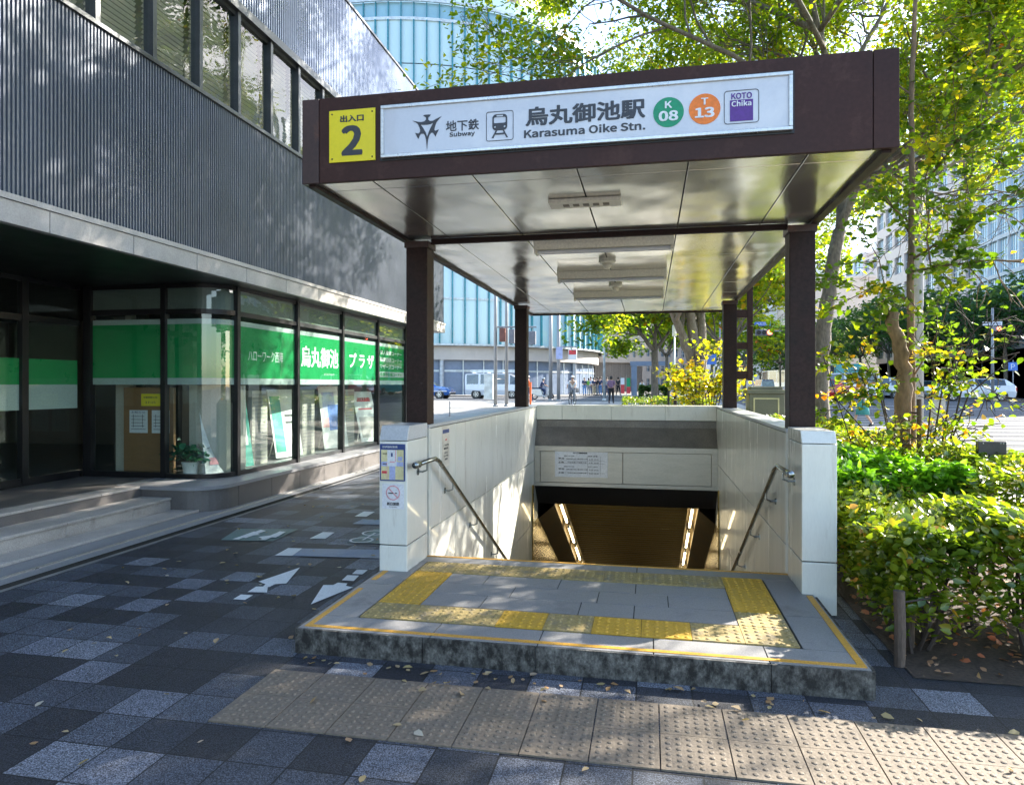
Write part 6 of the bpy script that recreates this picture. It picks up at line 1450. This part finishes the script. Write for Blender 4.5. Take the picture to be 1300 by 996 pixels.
def person(label, p, rz, pose='stand', h=1.68, top=None, legs=None, hat=None, pack=None, group=None, z=None, hair=M_hair, long_hair=False, skirt=False):
    t = thing('person', label, 'person', (0, 0, 0), group=group); k = h/1.7
    J = dict(pel=(0, 0, .93), waist=(0, 0, 1.07), chest=(0, .0, 1.30), neck=(0, 0, 1.44), hb=(0, .01, 1.53), ht=(0, .015, 1.64),
             shL=(-.17, 0, 1.38), elL=(-.23, .02, 1.12), wrL=(-.24, -.05, .88), shR=(.17, 0, 1.38), elR=(.23, .02, 1.12), wrR=(.24, -.05, .88),
             hiL=(-.09, 0, .88), knL=(-.10, -.01, .48), anL=(-.10, .02, .08), toL=(-.11, -.15, .04), hiR=(.09, 0, .88), knR=(.10, -.01, .48), anR=(.10, .02, .08), toR=(.11, -.15, .04))
    if pose == 'walk': J.update(knL=(-.09, -.16, .50), anL=(-.09, -.26, .09), toL=(-.10, -.42, .07), knR=(.09, .04, .49), anR=(.09, .30, .13), toR=(.10, .19, .04), elL=(-.22, .10, 1.13), wrL=(-.22, .12, .90), elR=(.22, -.06, 1.13), wrR=(.21, -.22, .95))
    if pose == 'ride': J.update(pel=(0, .15, .95), waist=(0, .12, 1.08), chest=(0, .0, 1.30), neck=(0, -.05, 1.43), hb=(0, -.07, 1.52), ht=(0, -.07, 1.63), hiL=(-.09, .14, .9), hiR=(.09, .14, .9), knL=(-.12, -.22, .75), anL=(-.12, -.10, .34), toL=(-.12, -.24, .28), knR=(.12, -.16, .58), anR=(.12, -.02, .18), toR=(.12, -.16, .14),
                                shL=(-.17, -.0, 1.36), shR=(.17, 0, 1.36), elL=(-.25, -.2, 1.16), wrL=(-.22, -.42, 1.03), elR=(.25, -.2, 1.16), wrR=(.22, -.42, 1.03))
    if pose == 'fold': J.update(elL=(-.24, -.05, 1.13), wrL=(-.02, -.2, 1.1), elR=(.24, -.05, 1.13), wrR=(.04, -.2, 1.14))
    J = {a: V3(b)*k for a, b in J.items()}
    names = list(J); ix = {n: i for i, n in enumerate(names)}
    E_ = [('pel', 'waist'), ('waist', 'chest'), ('chest', 'neck'), ('neck', 'hb'), ('hb', 'ht'), ('chest', 'shL'), ('shL', 'elL'), ('elL', 'wrL'), ('chest', 'shR'), ('shR', 'elR'), ('elR', 'wrR'), ('pel', 'hiL'), ('hiL', 'knL'), ('knL', 'anL'), ('anL', 'toL'), ('pel', 'hiR'), ('hiR', 'knR'), ('knR', 'anR'), ('anR', 'toR')]
    rd = dict(pel=.12, waist=.105, chest=.115, neck=.05, hb=.075, ht=.08, shL=.055, elL=.04, wrL=.026, shR=.055, elR=.04, wrR=.026, hiL=.085, knL=.055, anL=.038, toL=.032, hiR=.085, knR=.055, anR=.038, toR=.032)
    vs = [tuple(J[n]) for n in names]; es = [(ix[a], ix[b]) for a, b in E_]; rad = [rd[n]*k for n in names]
    for s in 'LR':      # palm and fingers
        w_ = J['wr'+s]; e_ = J['el'+s]; d = (w_-e_).normalized(); sd = d.orthogonal().normalized(); pal = w_+d*.06*k
        vs.append(tuple(pal)); ip = len(vs)-1; es.append((ix['wr'+s], ip)); rad.append(.028*k)
        for f_, ln in ((-1.3, .045), (-.5, .07), (.4, .075), (1.2, .065)):
            a = pal+d*.02+sd*.013*f_*k; b = a+d*ln*k; vs.append(tuple(b)); es.append((ip, len(vs)-1)); rad.append(.008*k)
    body = skin_mesh('body', vs, es, rad, M_skin, t)
    def sub(keys, edges, add, mat, nm):
        vv = [tuple(J[q]) for q in keys]; ee = [(keys.index(a), keys.index(b)) for a, b in edges]; rr_ = [(rd[q]+add)*k for q in keys]; return skin_mesh(nm, vv, ee, rr_, mat, t)
    sub(['pel', 'waist', 'chest', 'shL', 'elL', 'shR', 'elR'], [('pel', 'waist'), ('waist', 'chest'), ('chest', 'shL'), ('shL', 'elL'), ('chest', 'shR'), ('shR', 'elR')], .02, top, 'shirt')
    if skirt:
        m = MB(); m.lathe(tuple(J['pel']-V3((0, 0, .5*k))), [(.24*k, 0), (.2*k, .25*k), (.14*k, .5*k), (.13*k, .56*k)], 14); obj('skirt', m, legs, t, smooth=True)
    else: sub(['pel', 'hiL', 'knL', 'anL', 'hiR', 'knR', 'anR'], [('pel', 'hiL'), ('hiL', 'knL'), ('knL', 'anL'), ('pel', 'hiR'), ('hiR', 'knR'), ('knR', 'anR')], .016, legs, 'trousers')
    for s in 'LR':
        a, b = J['an'+s], J['to'+s]; m = MB(); m.tube([a+V3((0, .03, -.03))*k, (a+b)/2+V3((0, 0, -.01))*k, b+V3((0, -.03, 0))*k], [.045*k, .05*k, .035*k], 8); obj('shoe', m, M_plas if not hat else M_wht, t, smooth=True)
    hc = (J['hb']+J['ht'])/2
    m = MB(); m.ell((hc.x, hc.y+.018*k, hc.z+.03*k), (.092*k, .105*k, .115*k), 14, 8, -.1, 1.0)
    m.ell((hc.x, hc.y+.04*k, hc.z), (.088*k, .085*k, (.2 if long_hair else .1)*k), 12, 6, -1, .4); obj('hair', m, hair, t, smooth=True)
    m = MB()
    for s in (-1, 1): m.ell((hc.x+s*.03*k, hc.y-.078*k, hc.z+.0*k), (.011*k, .006*k, .008*k), 8, 4)
    obj('eyes', m, M_black, t); m = MB(); m.ell((hc.x, hc.y-.088*k, hc.z-.025*k), (.012*k, .015*k, .02*k), 8, 4); obj('nose', m, M_skin, t)
    m = MB(); m.ell((hc.x, hc.y-.075*k, hc.z-.055*k), (.024*k, .006*k, .006*k), 8, 4); obj('mouth', m, M_pink, t)
    if hat:
        m = MB(); m.ell((hc.x, hc.y+.01, hc.z+.05*k), (.105*k, .115*k, .10*k), 16, 6, 0, 1.0); m.lathe((hc.x, hc.y-.03*k, hc.z+.045*k), [(.12*k, 0), (.13*k, .008), (.11*k, .016)], 16); obj('hat', m, hat, t, smooth=True)
    if pack:
        c_ = J['chest']+V3((0, .17, -.06))*k; m = MB(); m.box(c_.x-.14*k, c_.y-.05*k, c_.z-.22*k, c_.x+.14*k, c_.y+.09*k, c_.z+.2*k); b = obj('backpack', m, pack, t, bevel=.04, seg=3)
    t.location = (p[0], p[1], gz(p[1]) if z is None else z); t.rotation_euler = (0, 0, rz); return t
wh_, nv, gy, bk, be, bl, orr, gn = col('white', (.7,.7,.7)), col('navy', (.03,.05,.12)), col('grey', (.25,.26,.28)), col('black', (.015,.015,.018)), col('beige', (.55,.43,.28)), col('blue', (.12,.25,.5)), col('orange', (.8,.16,.04)), col('green', (.15,.35,.05))
lt_ = col('light_blue', (.35,.5,.7)); pu = col('plum', (.2,.12,.2)); te = col('teal', (.05,.25,.25))
person('woman with dark hair in a beige jacket and teal skirt walking left behind the hedge', at(1095, 23), R(-75), 'walk', 1.6, be, te, long_hair=True, skirt=True)
person('person walking away in plum top and black trousers with a backpack', at(776, 42), R(175), 'walk', 1.66, pu, bk, hat=None, pack=pu)
person('worker in orange vest and white cap beside the rear canopy post', at(670.5, 44), R(110), 'walk', 1.7, orr, nv, hat=M_wht)
GR = 'people waiting together on the far pavement'
for k, (u, tp, lg, ps, pk, lab, hh) in enumerate(((742, nv, bl, 'fold', None, 'person in navy top and blue jeans at the left end of the waiting group', 1.66), (747.5, lt_, gy, 'stand', gn, 'person with a green backpack second in the waiting group', 1.6), (749.8, wh_, nv, 'stand', None, 'taller person in white behind the green backpack', 1.74),
     (754, nv, be, 'fold', None, 'person in navy top and beige trousers in the middle of the waiting group', 1.64), (758, bk, gy, 'stand', None, 'person in black second from the right of the waiting group', 1.68), (762, nv, bl, 'stand', None, 'person in dark top and jeans at the right end of the waiting group', 1.72), (770.5, gy, nv, 'stand', None, 'person in grey standing alone right of the white lamp pole', 1.68), (785, bk, bk, 'walk', None, 'person in a dark suit walking near the banners', 1.7))):
    person(lab, at(u, 63.5+(.6 if k == 2 else 0)), R([20, 170, -15, 40, -60, -30, 10, 160][k]), ps, hh, tp, lg, pack=pk, group=GR if k < 6 else None, z=gz(63)+.09)
person('person in a white top standing far off beneath the grey portal', at(815, 60), R(0), 'stand', 1.5, wh_, gy)
def wheel(par, c, r, name='wheel', th=.02):
    m = MB(); n = 24
    for k in range(n):
        a, b = 6.2832*k/n, 6.2832*(k+1)/n; m.tube([(c[0], c[1]+r*math.cos(a), c[2]+r*math.sin(a)), (c[0], c[1]+r*math.cos(b), c[2]+r*math.sin(b))], th, 6, cap=False)
    w_ = obj(name, m, M_tyre, par); m = MB()
    for k in range(8): a = 6.2832*k/8; m.tube([c, (c[0], c[1]+r*math.cos(a), c[2]+r*math.sin(a))], .004, 4)
    obj('spokes', m, M_rim, w_)
# cyclist seen from behind
t = thing('bicycle', 'city bicycle with rear basket ridden away across the plaza', 'bicycle', (0, 0, 0))
wheel(t, (0, -.55, .33), .32); wheel(t, (0, .5, .33), .32)
m = MB(); m.tube([(0, .5, .33), (0, .12, .32), (0, .2, .8), (0, .5, .33)], .015, 6); m.tube([(0, .12, .32), (0, -.42, .75), (0, .18, .68)], .015, 6); m.tube([(0, -.55, .33), (0, -.40, .98)], .015, 6); obj('frame', m, M_plas, t)
m = MB(); m.tube([(-.25, -.38, 1.02), (-.1, -.42, 1.0), (.1, -.42, 1.0), (.25, -.38, 1.02)], .012, 6); obj('handlebar', m, M_chrome, t); m = MB(); m.ell((0, .2, .86), (.09, .13, .04), 10, 4); obj('saddle', m, M_plas, t)
m = MB(); m.box(-.2, .35, .72, .2, .75, .74); m.box(-.2, .35, .72, -.185, .75, .98); m.box(.185, .35, .72, .2, .75, .98); m.box(-.2, .735, .72, .2, .75, .98); obj('basket', m, M_pole, t)
p = at(727, 40); t.location = (p[0], p[1], gz(p[1])); t.rotation_euler = (0, 0, R(-8))
person('cyclist in white and blue top with grey backpack riding away', p, R(-8), 'ride', 1.7, wh_, gy, hat=M_wht, pack=gy)
# scooter and rider
t = thing('motor_scooter', 'silver motor scooter crossing in front of the curved glass block', 'scooter', (0, 0, 0))
wheel(t, (0, -.6, .25), .2, th=.05); wheel(t, (0, .6, .25), .2, th=.05)
m = MB(); m.prism([(-.15, .85, .45), (-.15, .75, .78), (-.15, .1, .8), (-.15, 0, .35), (-.15, -.35, .3), (-.15, -.48, .95), (-.15, -.62, .95), (-.15, -.6, .35), (-.15, -.3, .2), (-.15, .4, .25)], (.3, 0, 0)); obj('body', m, M_csilver, t, bevel=.04, seg=3)
m = MB(); m.box(-.13, .1, .8, .13, .8, .88); obj('seat', m, M_plas, t, bevel=.03); m = MB(); m.tube([(-.3, -.42, 1.02), (0, -.5, 1.0), (.3, -.42, 1.02)], .015, 6); obj('handlebar', m, M_plas, t); m = MB(); m.box(-.08, -.7, .78, .08, -.62, .9); obj('headlight', m, M_head, t, bevel=.02)
p = at(689, 50); t.location = (p[0], p[1], gz(p[1])); t.rotation_euler = (0, 0, R(85))
person('scooter rider in dark navy clothes and white helmet', p, R(85), 'ride', 1.62, nv, nv, hat=M_wht, z=gz(p[1])-.02)
# orange signal bar stand
p = ont(673.5, 488, 39); t = thing('marker_post', 'orange red marker post standing right of the rear canopy post', 'post', (p.x, p.y, gz(p.y))); z = gz(p.y); m = MB(); m.tube([(p.x, p.y, z), (p.x, p.y, z+1.35)], .06, 10); obj('shaft', m, orr, t); m = MB(); m.lathe((p.x, p.y, z), [(.2, 0), (.2, .05), (.08, .08)], 14); obj('base', m, M_plas, t)
# ================================================================ camera, light, sky
cam = bpy.data.cameras.new('camera'); co_ = bpy.data.objects.new('camera', cam); COL.objects.link(co_)
co_.location = (0, 0, H); co_.rotation_euler = (R(90), 0, YAW)
cam.sensor_fit = 'HORIZONTAL'; cam.sensor_width = 36; cam.lens = 36*F/1300; cam.shift_y = -(498-CY)/1300; cam.clip_start = 0.05; cam.clip_end = 3000
scene.camera = co_
EL, AZ = R(30.8), R(48.5)     # sun ahead to the right
sv = Vector((math.cos(EL)*math.sin(AZ), math.cos(EL)*math.cos(AZ), math.sin(EL)))
sl = bpy.data.lights.new('sun', 'SUN'); sl.energy = 5.0; sl.angle = R(0.53); sl.color = (1.0, 0.93, 0.82)
so = bpy.data.objects.new('sun', sl); COL.objects.link(so); so.rotation_euler = sv.to_track_quat('Z', 'Y').to_euler(); so.location = sv*60
w = bpy.data.worlds.new('World'); scene.world = w; w.use_nodes = True; nt = w.node_tree; nt.nodes.clear()
sky = nt.nodes.new('ShaderNodeTexSky'); sky.sky_type = 'NISHITA'; sky.sun_disc = False; sky.sun_elevation = EL; sky.sun_rotation = AZ
sky.air_density = 1.0; sky.dust_density = 1.0; sky.ozone_density = 1.0
bg = nt.nodes.new('ShaderNodeBackground'); bg.inputs[1].default_value = 0.15
ow = nt.nodes.new('ShaderNodeOutputWorld'); nt.links.new(sky.outputs[0], bg.inputs[0]); nt.links.new(bg.outputs[0], ow.inputs[0])
vs = scene.view_settings; vs.view_transform = 'Standard'; vs.look = 'None'; vs.gamma = 1; vs.use_curve_mapping = False; vs.exposure = 1.95
scene.render.engine = 'CYCLES'; cy = scene.cycles
cy.max_bounces = 7; cy.diffuse_bounces = 4; cy.glossy_bounces = 4; cy.transmission_bounces = 4; cy.transparent_max_bounces = 14
cy.caustics_reflective = False; cy.caustics_refractive = False; cy.sample_clamp_indirect = 6.0
cy.use_denoising = True
try: cy.denoiser = 'OPENIMAGEDENOISE'
except Exception: pass
cy.use_adaptive_sampling = True; cy.adaptive_threshold = 0.02
